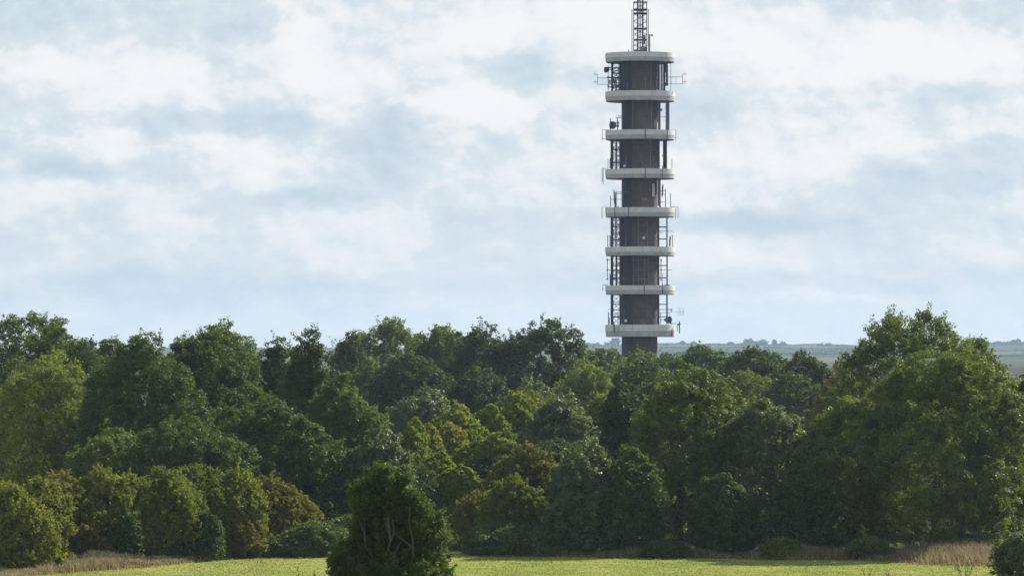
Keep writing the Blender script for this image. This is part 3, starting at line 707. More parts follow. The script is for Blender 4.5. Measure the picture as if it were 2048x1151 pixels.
# leaning dead stalk
mb = MB(); a = Vector((wx(1872, 240), 240, 0)); b = Vector((wx(1846, 240), 240, wz(1068, 240)))
mb.tube([a, a.lerp(b, .5) + Vector((.04, 0, 0)), b], [.035, .028, .02], 6)
for k in range(14):
    p_ = b.lerp(a, .02 * k); mb.tube([p_, p_ + Vector((random.Random(k).uniform(-.12, .12), random.Random(k + 50).uniform(-.1, .1), .08))], [.014, .004], 4)
tag(mb.build("dead_stalk", BARKPALE), "single pale dead stalk leaning at the dark foot of the broad ash", "plant")

# ---------------------------------------------------------------- far hill trees and hedgerows
def fartree(px, top, hw, d, lab, seed, cat="tree", name="hill_tree", grp="trees on the far ridge"):
    g = np.random.default_rng(seed); x = wx(px, d); z0 = float(ground_z(x, d)) - .2; H = wz(top, d) - z0; rx = hw / F * d
    v, q, t, cl, lb, rl = crown_arrays(g, H, rx, rx, H * .15, "round", max(rx * .38, .9), max(rx * .2, .5), 1.0, 2600, spray=.1, aspect=.8)
    root = tag(empty(name, (x, d, z0)), lab, cat, grp)
    mesh_np("crown", v, quads=q, mat=LEAF["far"], parent=root, attrs={"tint": t, "clump": cl})
    limbs(g, H, H * .2, lb, .35, 1, nb=6).build("trunk", BARK, root, smooth=True)
FT = [
 (1334, 685, 6, 5900, "tiny low tree on the far ridge next to the tower's right side"),
 (1365, 681, 6, 5900, "small tree on the far ridge, second right of the tower"),
 (1387, 682, 7, 5900, "round tree on the far ridge, third right of the tower"),
 (1444, 688, 9, 5850, "low bush like tree left of the clump on the far ridge"),
 (1461, 683, 7, 5900, "small tree leading up to the clump on the far ridge"),
 (1497, 676, 11, 5950, "tallest tree of the clump on the far ridge"),
 (1486, 686, 10, 5930, "low tree at the left foot of the tallest on the far ridge"),
 (1512, 682, 6, 5900, "small tree between the two largest of the far ridge"),
 (1526, 678, 12, 5950, "broad tree right of the tallest on the far ridge"),
 (1549, 679, 5, 5900, "narrow tree right of the broad one on the far ridge"),
 (1566, 682, 8, 5950, "round tree at the right end of the far ridge clump"),
 (1556, 687, 10, 5930, "low tree under the right end of the far ridge clump"),
 (1641, 685, 7, 5950, "left one of a lone pair on the far ridge"),
 (1657, 685, 8, 5950, "right one of a lone pair on the far ridge"),
 (1230, 675, 11, 5800, "bluish rounded tree on the far ridge touching the tower's left side"),
 (1216, 684, 7, 5800, "small tree left of the bluish rounded one on the far ridge"),
 (1195, 685, 4, 5800, "tiny tree on the far ridge between two others left of the tower"),
 (1186, 686, 4, 5800, "tiny tree on the far ridge third left of the tower"),
 (1177, 685, 4, 5800, "tiny tree on the far ridge beside the highest dark oak"),
 (1425, 712, 8, 4600, "faint tree half way down the far hillside"),
]
for i, a in enumerate(FT): fartree(*a[:4], a[4], 500 + i)
words_ = ["first", "second", "third", "fourth", "fifth", "sixth", "seventh", "eighth", "ninth", "tenth", "eleventh", "twelfth"]
for i in range(12):
    fartree(1972 + i * 8, 683 + [0, 1, 0, -1, 1, 0, 0, -4, -6, 0, 1, 0][i], 7, 6050, words_[i] + " tree from the left in the row at the right end of the far ridge", 600 + i)
# hedgerows: long low hedges on the far hillside
def hedgerow(pts, h, label, seed):
    g = np.random.default_rng(seed); P = []
    for (xa, ya), (xb, yb) in zip(pts[:-1], pts[1:]):
        L = math.hypot(xb - xa, yb - ya); n = max(60, int(L * 16))
        t = g.random(n); P.append(np.stack([xa + (xb - xa) * t + g.normal(0, 1.2, n), ya + (yb - ya) * t + g.normal(0, 1.2, n)], -1))
    P = np.concatenate(P); N = len(P)
    hv = h * (.8 + .35 * np.sin(P[:, 0] / 9.0) * np.sin(P[:, 0] / 23.0 + 1))
    z = ground_z(P[:, 0], P[:, 1]) + g.random(N) * hv
    pos = np.concatenate([P, z[:, None]], 1)
    nr = unit(g.normal(size=(N, 3)) + np.array([0, -.3, .4])); tn = unit(np.cross(nr, g.normal(size=(N, 3)))); bt = np.cross(nr, tn)
    L = g.uniform(.9, 1.9, (N, 1))
    v = np.stack([pos - tn * L * .5, pos + bt * L * .4, pos + tn * L * .5, pos - bt * L * .4], 1).reshape(-1, 3)
    tag(mesh_np("hedgerow", v, quads=np.arange(N * 4).reshape(N, 4), mat=LEAF["far"], attrs={"tint": np.repeat(g.random(N), 4), "clump": np.repeat(g.random(N), 4)}), label, "hedge", "hedgerows on the far hillside")
def hp(px, d): return (wx(px, d), d)
hedgerow([hp(1300, 5950), hp(1500, 5980), hp(1740, 5980), hp(2060, 6000)], 2.6, "long thin hedgerow drawn along the crest of the far ridge", 1)
hedgerow([hp(1320, 5350), hp(1480, 5450), hp(1600, 5300), hp(1740, 5330)], 2.4, "hedgerow just under the crest of the far ridge", 2)
hedgerow([hp(1590, 5300), hp(1650, 5000), hp(1740, 4750)], 2.6, "hedgerow slanting down the far hillside towards the tallest ash", 3)
hedgerow([hp(1330, 4700), hp(1480, 4500), hp(1700, 4450)], 2.6, "lower hedgerow on the far hillside above the dark wood", 4)
hedgerow([hp(1960, 5000), hp(2060, 5020)], 2.6, "upper hedgerow on the far hillside at the right edge", 5)
hedgerow([hp(1980, 4300), hp(2060, 4250)], 2.6, "lower hedgerow on the far hillside at the right edge", 6)
hedgerow([hp(1150, 5700), hp(1250, 5750)], 2.6, "hedgerow on the far ridge left of the tower", 7)

# ---------------------------------------------------------------- telecom tower
D = 600.0; S = D / F; CX = 1279.0
tower_x = wx(CX, D); tz = float(ground_z(tower_x, D))
tower = tag(empty("telecom_tower", (tower_x, D, tz)), "tall round concrete telecom tower with eight white ring platforms and a lattice mast", "tower")
def X(px): return (px - CX) * S
def Zp(py): return wz(py, D) - tz
def V(px, py, y=0.0): return Vector((X(px), y, Zp(py)))
RS = 35.8 * S
mb = MB(); ztop = Zp(112)
prof = [(RS * 1.02, -1.0), (RS * 1.02, .3), (RS, .5)] + [(RS, z) for z in np.linspace(1, ztop, 30)]
mb.lathe(prof, 72)
mb.build("shaft", SHAFT, tower, smooth=True)
# ribbed dark cladding strip up the left front of the shaft
def arc_panel(a0, a1, z0, z1, r, thick, n=8):
    mb = MB(); vs = []
    for rr in (r, r + thick):
        for z in (z0, z1):
            for k in range(n + 1):
                a = a0 + (a1 - a0) * k / n; vs.append((rr * math.cos(a), rr * math.sin(a), z))
    m = n + 1; fs = []
    for k in range(n):
        fs += [(2 * m + k, 2 * m + k + 1, 3 * m + k + 1, 3 * m + k), (k, m + k, m + k + 1, k + 1), (m + k, 3 * m + k, 3 * m + k + 1, m + k + 1), (k, k + 1, 2 * m + k + 1, 2 * m + k)]
    fs += [(0, 2 * m, 3 * m, m), (n, m + n, 3 * m + n, 2 * m + n)]
    mb.add(vs, fs); return mb
def ang(px): return -math.pi + math.acos(max(-1, min(1, -(px - CX) * S / RS)))   # front side azimuth of a photo column
PL = [(649, 661.5, 673.2), (571, 580.5, 588.8), (494, 504.5, 512), (416, 426, 434.5), (339, 349.5, 358), (261.5, 271.5, 280.2), (184, 194.5, 203.3), (107, 117, 125.2)]
RP = 69.7 * S; PCX = X(1280.3)
seams = {0: [], 1: [1286.5, 1323.5], 2: [], 3: [1228.6, 1255.6], 4: [1288.6, 1323.3], 5: [1288.5, 1333.5], 6: [], 7: []}
for i, (yt, ym, yb) in enumerate(PL):
    zt, zm, zb = Zp(yt), Zp(ym), Zp(yb)
    n = 96
    pf = MB().lathe([(RP - .22, zm + .02), (RP - .22, zt), (RP, zt), (RP, zm), (RP - .22, zm)], n, (PCX, 0, 0)).build("platform", RIM, tower, smooth=True)
    MB().lathe([(RS + .002, zm + .05), (RP - .03, zm + .05), (RP - .03, zm - .003), (RP - .07, zb + .06), (RP - .14, zb)], n, (PCX, 0, 0)).build("slab_edge", SLAB, pf, smooth=True)
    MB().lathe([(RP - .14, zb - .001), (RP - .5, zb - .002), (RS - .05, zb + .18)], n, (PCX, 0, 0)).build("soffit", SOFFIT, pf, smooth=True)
    for sx in seams[i]:
        xx = (sx - 1280.3) * S; yy = -math.sqrt(RP ** 2 - xx ** 2) - .03
        MB().tube([(xx + PCX, yy, zt + .25), (xx + PCX, yy, zb - .02)], .045, 6).build("cable", SEAM, pf)
for k in range(8):
    zlo = Zp(PL[k][0]) if k >= 0 else 0
    zhi = Zp(PL[k + 1][2]) if k < 7 else None
    if zhi:
        a = arc_panel(ang(1247), ang(1263), zlo - .8, zhi + .1, RS, .06)
        for q_ in range(5):
            aa = ang(1248.5 + q_ * 3.2); a.box((math.cos(aa) * (RS + .09), math.sin(aa) * (RS + .09), (zlo + zhi) / 2 - .35), (.05, .05, zhi - zlo + .8))
        a.build("cladding", CLAD, tower)
arc_panel(ang(1246), ang(1263), .5, Zp(673) + .1, RS, .06).build("cladding", CLAD, tower)

def front_y(px, o=.12):
    x = (px - CX) * S; return -math.sqrt(max(RS ** 2 - x ** 2, 0)) - o
def Q0(y0, cx, cy): return (1160 + cx / 8.525, y0 + cy / 8.525)
def part(name, mat, parent=tower, **kw): return lambda mb: mb.build(name, mat, parent, **kw)

def frame(y0s, posts, rails, braces=(), y=0.0, depth=1.0, pr=.088, rr=.055, mat=STEEL, name="lattice_frame"):
    """posts (px, py0, py1, thickness factor); rails (px0, px1, py); braces (px0, px1, py0, py1); built as a box truss with DEPTH"""
    mb = MB()
    for (px, a, b, w) in posts:
        mb.tube([V(px, a, y), V(px, b, y)], pr * w, 6)
        if depth and w > .7: mb.tube([V(px + .8, a, y + depth), V(px + .8, b, y + depth)], pr * w * .9, 6)
    for (p0, p1, py) in rails:
        mb.tube([V(p0, py, y), V(p1, py, y)], rr, 5)
        if depth:
            mb.tube([V(p0 + .8, py + .2, y + depth), V(p1 + .8, py + .2, y + depth)], rr * .8, 5)
            mb.tube([V(p0, py, y), V(p0 + .8, py, y + depth)], rr * .8, 5); mb.tube([V(p1, py, y), V(p1 + .8, py, y + depth)], rr * .8, 5)
    for (p0, p1, a, b) in braces:
        mb.tube([V(p0, a, y), V(p1, b, y)], rr * .62, 4); mb.tube([V(p0, b, y), V(p1, a, y)], rr * .62, 4)
    return mb.build(name, mat, tower)

def P(y0, cx): return 1160 + cx / 8.525
def Y(y0, cy): return y0 + cy / 8.525
def crop_frame(y0, posts, rails, braces=(), **kw):
    frame(None, [(P(0, c), Y(y0, a), Y(y0, b), w) for c, a, b, w in posts], [(P(0, a), P(0, b), Y(y0, c)) for a, b, c in rails],
          [(P(0, a), P(0, b), Y(y0, c), Y(y0, d)) for a, b, c, d in braces], **kw)

def rod(y0, cx, c0, c1, r=.035, mat=THIN, y=-1.0, name="whip_antenna", knobs=()):
    mb = MB().tube([V(P(0, cx), Y(y0, c0), y), V(P(0, cx), Y(y0, c1), y)], r, 6)
    for k in knobs: mb.tube([V(P(0, cx), Y(y0, k - 9), y), V(P(0, cx), Y(y0, k + 9), y)], r * 2.6, 6)
    mb.build(name, mat, tower)

def panel(y0, cx, c0, c1, w=.3, mat=DISHG, y=-1.0, tilt=0):
    a = V(P(0, cx), Y(y0, c0), y); b = V(P(0, cx + tilt), Y(y0, c1), y)
    mid = (a + b) / 2; L = (a - b).length; rot = (a - b).to_track_quat("Z", "Y").to_matrix()
    mb = MB().box(mid, (w, .14, L), rot); mb.box(mid + Vector((0, -.08, 0)), (w * .8, .06, L * .96), rot)
    mb.box(mid + Vector((0, .16, 0)), (.08, .2, L * .7), rot)
    mb.build("panel_antenna", mat, tower)

def dish(y0, cx, cy, r, direction, mat=DISHG, y=-.8, drum=.25):
    c = V(P(0, cx), Y(y0, cy), y); M = Vector(direction).normalized().to_track_quat("Z", "Y").to_matrix()
    prof = [(0.001, -drum), (r * .5, -drum * .9), (r * .92, -drum * .35), (r, 0), (r, drum * .5), (r * .96, drum * .5), (r * .9, 0), (.001, -.02)]
    o = MB().lathe(prof, 28, c, M).build("dish_antenna", mat, tower, smooth=True)
    back = c - Vector(direction).normalized() * (drum + .02)
    e = back - Vector(direction).normalized() * .4
    MB().tube([back, e], .05, 6).box(e, (.14, .14, .3)).build("mount", STEEL, o)

def bracket(pts, r=.035, y=-.6, mat=STEELGREY):
    MB().tube([V(*p, y) for p in pts], r, 6).build("bracket", mat, tower)

def grid_column(y0, c0, c1, a, b, step=26, y=.4, mat=STEEL, r=.04, name="cable_ladder"):
    mb = MB(); p0, p1 = P(0, c0), P(0, c1)
    mb.tube([V(p0, Y(y0, a), y), V(p0, Y(y0, b), y)], r, 5); mb.tube([V(p1, Y(y0, a), y), V(p1, Y(y0, b), y)], r, 5)
    mb.tube([V((p0 + p1) / 2, Y(y0, a), y + .4), V((p0 + p1) / 2, Y(y0, b), y + .4)], r, 5)
    k = a; fl = 0
    while k < b - 2:
        k2 = min(b, k + step)
        mb.tube([V(p0, Y(y0, k), y), V(p1, Y(y0, k), y)], r * .75, 4)
        A, B = (p0, p1) if fl else (p1, p0)
        mb.tube([V(A, Y(y0, k), y), V(B, Y(y0, k2), y)], r * .6, 4)
        mb.tube([V((p0 + p1) / 2, Y(y0, k), y + .4), V(A, Y(y0, k2), y)], r * .6, 4)
        k = k2; fl = 1 - fl
    mb.build(name, mat, tower)

def xs_(a, b, c0, c1, n):
    h = (c1 - c0) / n; return [(a, b, c0 + h * k, c0 + h * (k + 1)) for k in range(n)]

# level 7 (between the two top platforms)
crop_frame(90, [(545, 290, 800, 1.2), (662, 350, 790, .6), (705, 300, 800, 1.1), (615, 590, 790, .9), (565, 300, 500, .5)],
           [(480, 730, 385), (545, 705, 475), (465, 715, 550), (565, 690, 680), (480, 690, 712)],
           xs_(565, 705, 385, 475, 1) + xs_(565, 662, 480, 550, 1) + xs_(560, 700, 555, 680, 2) + xs_(560, 700, 680, 790, 2))
rod(90, 480, 350, 800, .045, STEEL, -.6, knobs=(385, 550, 700))
dish(90, 446, 425, .36, (-1, -.25, 0), STEEL, -.6, .4)
panel(90, 508, 595, 668, .36, PALE, -.7)
MB().box(V(P(0, 585), Y(90, 620), -.5), (.35, .3, .5)).build("equipment_box", STEEL, tower)
def sidearm(sgn, c_in, c_out, cys, cyt, cyb, c_cross, cross_ys):
    mb = MB(); y = -.3
    for cy in cys: mb.tube([V(P(0, c_in), Y(90, cy), y), V(P(0, c_out), Y(90, cy), y)], .032, 5)
    mb.tube([V(P(0, c_out), Y(90, cyt), y), V(P(0, c_out), Y(90, cyb), y)], .035, 5)
    for f in (.35, .62):
        cc = c_in + (c_out - c_in) * f
        mb.tube([V(P(0, cc), Y(90, cys[0]), y), V(P(0, cc), Y(90, cys[1]), y)], .014, 4)
    for cy in cross_ys:
        c = V(P(0, c_cross), Y(90, cy), y)
        mb.tube([V(P(0, c_out), Y(90, cy), y), V(P(0, c_cross + sgn * 30), Y(90, cy), y)], .022, 4)
        mb.tube([c + Vector((0, 0, -.26)), c + Vector((0, 0, .26))], .022, 4)
        mb.tube([c + Vector((0, -.3, 0)), c + Vector((0, .3, 0))], .022, 4)
    for cy in (cys[0], cys[1]): mb.tube([V(P(0, c_out) - .4, Y(90, cy), y), V(P(0, c_out) + .4, Y(90, cy), y)], .07, 6)
    mb.build("yagi_antenna", THIN, tower)
sidearm(-1, 545, 298, (560, 672), 492, 682, 255, (497, 628))
sidearm(1, 1450, 1750, (548, 665), 490, 672, 1790, (495, 628))
rod(90, 1548, 300, 790, .03, THIN, -.3)
grid_column(90, 1380, 1408, 300, 790, 22)
grid_column(90, 1425, 1450, 300, 790, 18, .1, STEEL, .06)
grid_column(90, 1325, 1352, 300, 770, 20, -1.3, STEEL, .045)
MB().box(V(P(0, 1476), Y(90, 395), 0), (.30, .4, 1.1)).box(V(P(0, 1480), Y(90, 560), 0), (.22, .3, 1.5)).box(V(P(0, 1470), Y(90, 668), .1), (.4, .4, .4)).tube([V(P(0, 1496), Y(90, 340), -.2), V(P(0, 1496), Y(90, 690), -.2)], .05).tube([V(P(0, 1440), Y(90, 355), 0), V(P(0, 1496), Y(90, 355), 0)], .05).tube([V(P(0, 1440), Y(90, 520), 0), V(P(0, 1496), Y(90, 520), 0)], .05).build("equipment_box", STEEL, tower)
for ya, yb in ((125.5, 184), (280.5, 339), (434.8, 494), (512.2, 571), (589, 649)):
    bz = [(1226, 1240, ya + (yb - ya) / 4 * k, ya + (yb - ya) / 4 * (k + 1)) for k in range(4)]
    frame(None, [(1226, ya, yb, .8), (1240, ya, yb, .8)], [(1226, 1240, b_[2]) for b_ in bz], bz, y=1.5, depth=.6, pr=.06, rr=.04)
    MB().tube([V(1317.6, ya, .3), V(1317.6, yb, .3)], .09, 6).tube([V(1240.6, ya, .3), V(1240.6, yb, .3)], .09, 6).build("cable_bundle", CLAD, tower)
# level 6
grid_column(210, 1332, 1362, -55, 430, 24, -.6)
rod(210, 1362, -55, 430, .07, STEEL, -.7, "pipe")
dish(210, 1385, 85, .18, (1, -.3, 0), DISHG, -.6, .15)
bracket([(P(0, 1365), Y(210, 198)), (P(0, 1455), Y(210, 198))], .035)
grid_column(210, 1468, 1520, -50, 425, 20, .2, STEEL, .055)
dish(210, 560, 352, .50, (-.75, -.65, .05), DISHG, -1.2, .42)
panel(210, 512, 232, 432, .12, DISHG, -1.3)
rod(210, 635, 218, 425, .06, STEEL, -1.0, "pole", (360,))
bracket([(P(0, 605), Y(210, 222)), (P(0, 705), Y(210, 222))], .04, -.9, STEEL)
bracket([(P(0, 640), Y(210, 192)), (P(0, 705), Y(210, 192))], .04, -.6, STEEL)
dish(210, 652, 308, .14, (1, -.4, 0), DISHG, -1.0, .1); dish(210, 654, 360, .12, (1, -.4, 0), DISHG, -1.0, .1)
# level 5
crop_frame(210, [(537, 600, 1090, 1.4), (617, 600, 1090, 1.0), (690, 610, 1085, 1.5)], [(537, 690, 757), (537, 690, 970)],
           xs_(537, 617, 600, 757, 2) + xs_(617, 690, 600, 757, 2) + xs_(537, 617, 757, 970, 2) + xs_(617, 690, 757, 970, 3) + xs_(537, 617, 970, 1085, 1) + xs_(617, 690, 970, 1085, 1))
grid_column(210, 690, 715, 610, 1085, 26, -.8)
rod(210, 475, 925, 1090, .035, THIN, -1.4); panel(210, 510, 910, 1085, .11, THIN, -1.4)
dish(210, 755, 1045, .17, (-.2, -1, 0), WHITE, front_y(1248) - .3, .1)
rod(210, 1348, 600, 1085, .085, STEEL, -.6, "pipe")
grid_column(210, 1425, 1475, 600, 1085, 14, .2, STEEL, .085)
grid_column(210, 1318, 1346, 600, 1085, 26, -.9)
rod(210, 1565, 925, 1090, .04, THIN, -.8)
rod(210, 1408, 850, 870, .08, THIN, -.2)
bracket([(P(0, 1345), Y(210, 1055)), (P(0, 1390), Y(210, 1055)), (P(0, 1390), Y(330, 225))], .04, -4.0)
# level 4
panel(330, 575, 430, 700, .22, DISHG, -1.5, tilt=18); rod(330, 610, 468, 725, .08, STEEL, -1.3, "pole")
bracket([(P(0, 600), Y(330, 467)), (P(0, 840), Y(330, 467))], .035, -1.9, STEELGREY); bracket([(P(0, 600), Y(330, 490)), (P(0, 720), Y(330, 490))], .035, -1.2, STEEL)
bracket([(P(0, 515), Y(330, 587)), (P(0, 715), Y(330, 587))], .035, -1.2, STEELGREY)
rod(330, 516, 528, 735, .045, THIN, -1.4); rod(330, 648, 705, 725, .08, STEEL, -1.4)
rod(330, 1360, 235, 725, .10, STEEL, -.8, "pipe"); grid_column(330, 1322, 1350, 250, 700, 24, -1.2)
panel(330, 1408, 330, 545, .22, DISHG, -.9, tilt=-8); rod(330, 1455, 410, 735, .05, THIN, -.8)
for cy in (442, 502, 632): bracket([(P(0, 1365), Y(330, cy)), (P(0, 1458), Y(330, cy))], .03, -.8, STEEL)
rod(330, 1540, 480, 735, .045, THIN, -1.0)
yy = front_y(1305.8)
panel(330, 1245, 322, 542, .32, PALE, yy - .25)
MB().box(V(P(0, 1185), Y(330, 435), front_y(1299) - .1), (.16, .2, .5)).build("equipment_box", STEELGREY, tower)
arc_panel(ang(1283), ang(1293), Zp(402), Zp(397), RS, .02).build("patch", OCHRE, tower)
# level 3
crop_frame(330, [(537, 900, 1390, 1.3), (612, 900, 1390, .8), (690, 900, 1390, 1.5)], [(537, 690, 1050), (537, 690, 1175), (537, 690, 1265)],
           xs_(537, 612, 900, 1050, 2) + xs_(612, 690, 900, 1050, 2) + xs_(537, 612, 1055, 1170, 1) + xs_(612, 690, 1055, 1170, 2) + xs_(537, 690, 1180, 1260, 1) + xs_(537, 612, 1270, 1385, 1) + xs_(612, 690, 1270, 1385, 2))
grid_column(330, 692, 716, 900, 1385, 26, -.8)
panel(450, 510, 185, 370, .16, PALE, -1.4); rod(450, 470, 172, 372, .05, THIN, -1.4)
crop_frame(330, [(1325, 890, 1390, 1.3), (1483, 895, 1390, 1.0)], [(1325, 1483, 1052), (1325, 1483, 1258)], depth=1.2)
bracket([(P(0, 1345), Y(330, 1128)), (P(0, 1575), Y(330, 1128))], .028, -.9, THIN)
bracket([(P(0, 1345), Y(450, 128)), (P(0, 1415), Y(450, 128))], .025, -.9, THIN)
panel(450, 1535, 188, 365, .18, STEEL, -1.0, tilt=-10); rod(450, 1573, 170, 372, .045, THIN, -1.0)
def shaft_grid(y0, cols, rows, a, b, name="conduit_frame"):
    mb = MB()
    for c in cols: mb.box(((P(0, c) - CX) * S, front_y(P(0, c), .10), (Zp(Y(y0, a)) + Zp(Y(y0, b))) / 2), (.09, .07, abs(Zp(Y(y0, a)) - Zp(Y(y0, b)))))
    for r_ in rows: mb.box(((P(0, (cols[0] + cols[-1]) / 2) - CX) * S, front_y(P(0, (cols[0] + cols[-1]) / 2), .04) - .12, Zp(Y(y0, r_))), ((cols[-1] - cols[0]) / 8.525 * S, .05, .07))
    mb.build(name, STEELGREY, tower)
shaft_grid(330, (985, 1140), (925, 1040), 900, 1390)
dish(450, 1080, 225, .18, (0, -1, 0), WHITE, -RS - .35, .12)
# level 2
crop_frame(450, [(537, 530, 1030, 1.3), (620, 530, 1025, 1.2), (702, 540, 1025, 1.4)], [(537, 700, 690), (537, 700, 765), (537, 630, 848), (537, 630, 895), (537, 640, 925)],
           xs_(620, 702, 540, 690, 2) + xs_(620, 702, 770, 1020, 3))
grid_column(450, 695, 722, 540, 1020, 26, -.8)
rod(450, 465, 565, 935, .045, STEEL, -1.0, knobs=(600, 765, 925)); bracket([(P(0, 455), Y(450, 600)), (P(0, 525), Y(450, 600))], .03, -1.0); bracket([(P(0, 455), Y(450, 765)), (P(0, 545), Y(450, 765))], .03, -1.0)
panel(450, 512, 835, 1020, .16, DISHG, -1.3)
crop_frame(450, [(1322, 530, 1030, 1.3), (1485, 530, 1030, 1.0)], [(1322, 1485, 686), (1322, 1485, 895)], depth=1.2)
rod(450, 1378, 570, 940, .045, STEEL, -1.1, knobs=(605, 765, 930)); rod(450, 1387, 835, 1080, .03, THIN, -4.0)
bracket([(P(0, 1380), Y(450, 762)), (P(0, 1567), Y(450, 762))], .03, -.9, THIN)
shaft_grid(450, (905, 985, 1090, 1165), (600, 765, 925), 540, 1025)
arc_panel(ang(1256), ang(1295), Zp(570), Zp(562.5), RS, .08).build("cladding", CLAD, tower)
MB().tube([V(P(0, 1435), Y(450, 1025), -.6), V(P(0, 1530), Y(450, 1025), -.6)], .07).build("equipment_box", STEEL, tower)
dish(450, 728, 908, .16, (-.3, -1, 0), DISHG, front_y(1246) - .35, .1)
# level 1
crop_frame(570, [(538, 165, 670, 1.4), (685, 170, 660, 1.0), (712, 175, 660, 1.0)], [(538, 700, 325), (538, 700, 533)], xs_(685, 712, 180, 660, 8))
bracket([(P(0, 480), Y(570, 415)), (P(0, 730), Y(570, 415))], .03, -1.0, THIN); bracket([(P(0, 480), Y(570, 490)), (P(0, 720), Y(570, 490))], .025, -1.0, THIN)
rod(570, 482, 462, 680, .05, THIN, -1.2); panel(570, 492, 552, 668, .16, DISHG, -1.2); rod(570, 645, 465, 662, .045, THIN, -1.2)
panel(570, 562, 615, 820, .3, STEELGREY, -3.7, tilt=14)
dish(570, 775, 605, .20, (-.2, -1, 0), WHITE, front_y(1251) - .3, .12)
crop_frame(570, [(1322, 170, 665, 1.3), (1483, 165, 640, 1.1)], [(1322, 1483, 325), (1322, 1483, 535)], depth=1.2)
bracket([(P(0, 1340), Y(570, 415)), (P(0, 1578), Y(570, 415))], .035, -.9, THIN); bracket([(P(0, 1340), Y(570, 470)), (P(0, 1530), Y(570, 470))], .025, -.9, THIN)
rod(570, 1367, 465, 662, .045, THIN, -1.1); rod(570, 1550, 400, 465, .05, THIN, -.9)
bracket([(P(0, 1372), Y(570, 588)), (P(0, 1440), Y(570, 588))], .025, -1.1, THIN)
dish(570, 1500, 592, .44, (.55, -.8, 0), DISHG, -1.4, .4); rod(570, 1478, 455, 660, .10, STEEL, -1.2, "pole"); rod(570, 1540, 535, 660, .09, STEEL, -1.5, "pole"); rod(570, 1522, 465, 660, .03, THIN, -1.2)
mb = MB().tube([V(P(0, 1550), Y(570, 450), -.9), V(P(0, 1772), Y(570, 450), -.9)], .018, 4)
for k in range(5):
    cc = 1665 + k * 24; hh = 85 - k * 4
    mb.tube([V(P(0, cc), Y(570, 450 - hh), -.9), V(P(0, cc), Y(570, 450 + hh), -.9)], .013, 4)
mb.build("yagi_antenna", THIN, tower)
bracket([(P(0, 1555), Y(570, 655)), (P(0, 1655), Y(570, 655)), (P(0, 1655), Y(570, 780))], .045, -.9)
rod(570, 1690, 615, 820, .07, STEEL, -.9, "whip_antenna", (665,)); bracket([(P(0, 1650), Y(570, 680)), (P(0, 1690), Y(570, 680))], .04, -.9)
a_ = -math.acos((1160 + 1562 / 8.525 - 1280.3) / 69.7)
mb = arc_panel(a_ - .04, a_ + .12, Zp(Y(570, 875)), Zp(Y(570, 775)), RP - .04, .03)
mo = mb.build("red_mark", REDMARK, tower); mo.location.x = PCX
# brackets hooked over the parapets
for (y0, c_in, c_out, a, b) in ((210, 490, 378, 425, 605), (210, 480, 378, 1080, 1310), (330, 490, 375, 720, 905), (450, 480, 388, 1015, 1115), (210, 1520, 1635, 430, 605), (330, 1555, 1672, 712, 895), (330, 1600, 1626, 735, 905)):
    bracket([(P(0, c_in), Y(y0, a)), (P(0, c_out), Y(y0, a)), (P(0, c_out), Y(y0, b))], .042, -.2)
bracket([(P(0, 378), Y(210, 577)), (P(0, 440), Y(210, 577))], .03, -.2)
rod(210, 396, 1060, 1350, .035, THIN, -.3)
# vertical pipes and braces on the shaft itself
for (y0, c, a, b) in ((90, 1105, 560, 755), (90, 1200, 300, 770), (90, 805, 650, 760), (210, 895, -45, 415), (210, 1210, -45, 415), (210, 1195, 590, 1070), (210, 785, 880, 1060), (450, 775, 200, 360), (450, 770, 850, 1020), (570, 750, 400, 660), (210, 1098, 360, 425), (210, 1108, 1030, 1085)):
    px = P(0, c); rod(y0, c, a, b, .055, STEELGREY, front_y(px, .12), "pipe")
def shaft_lattice(y0, c0, c1, a, b, n):
    mb = MB(); yy = front_y((P(0, c0) + P(0, c1)) / 2, .25)
    for c in (c0, c1): mb.tube([V(P(0, c), Y(y0, a), yy), V(P(0, c), Y(y0, b), yy)], .05, 5)
    for (p, q_, e, f_) in xs_(c0, c1, a, b, n):
        mb.tube([V(P(0, p), Y(y0, e), yy), V(P(0, q_), Y(y0, f_), yy)], .03, 4); mb.tube([V(P(0, p), Y(y0, f_), yy), V(P(0, q_), Y(y0, e), yy)], .03, 4)
        mb.tube([V(P(0, p), Y(y0, e), yy), V(P(0, q_), Y(y0, e), yy)], .035, 4)
    mb.build("lattice_frame", STEEL, tower)
shaft_lattice(210, 765, 890, -45, 415, 4); shaft_lattice(210, 1212, 1318, -45, 300, 3); shaft_lattice(210, 1205, 1318, 600, 1070, 3); shaft_lattice(90, 1210, 1320, 300, 760, 3)
for y0, c0, c1, a, b in ((210, 1262, 1325, 255, 400), (330, 1255, 1318, 580, 720)):
    arc_panel(ang(P(0, c0)), ang(P(0, c1 - 25)), Zp(Y(y0, b)), Zp(Y(y0, a)), RS, .015).build("patch", OCHRE, tower)  # sunlit lower right of the shaft, painted on as ochre strips

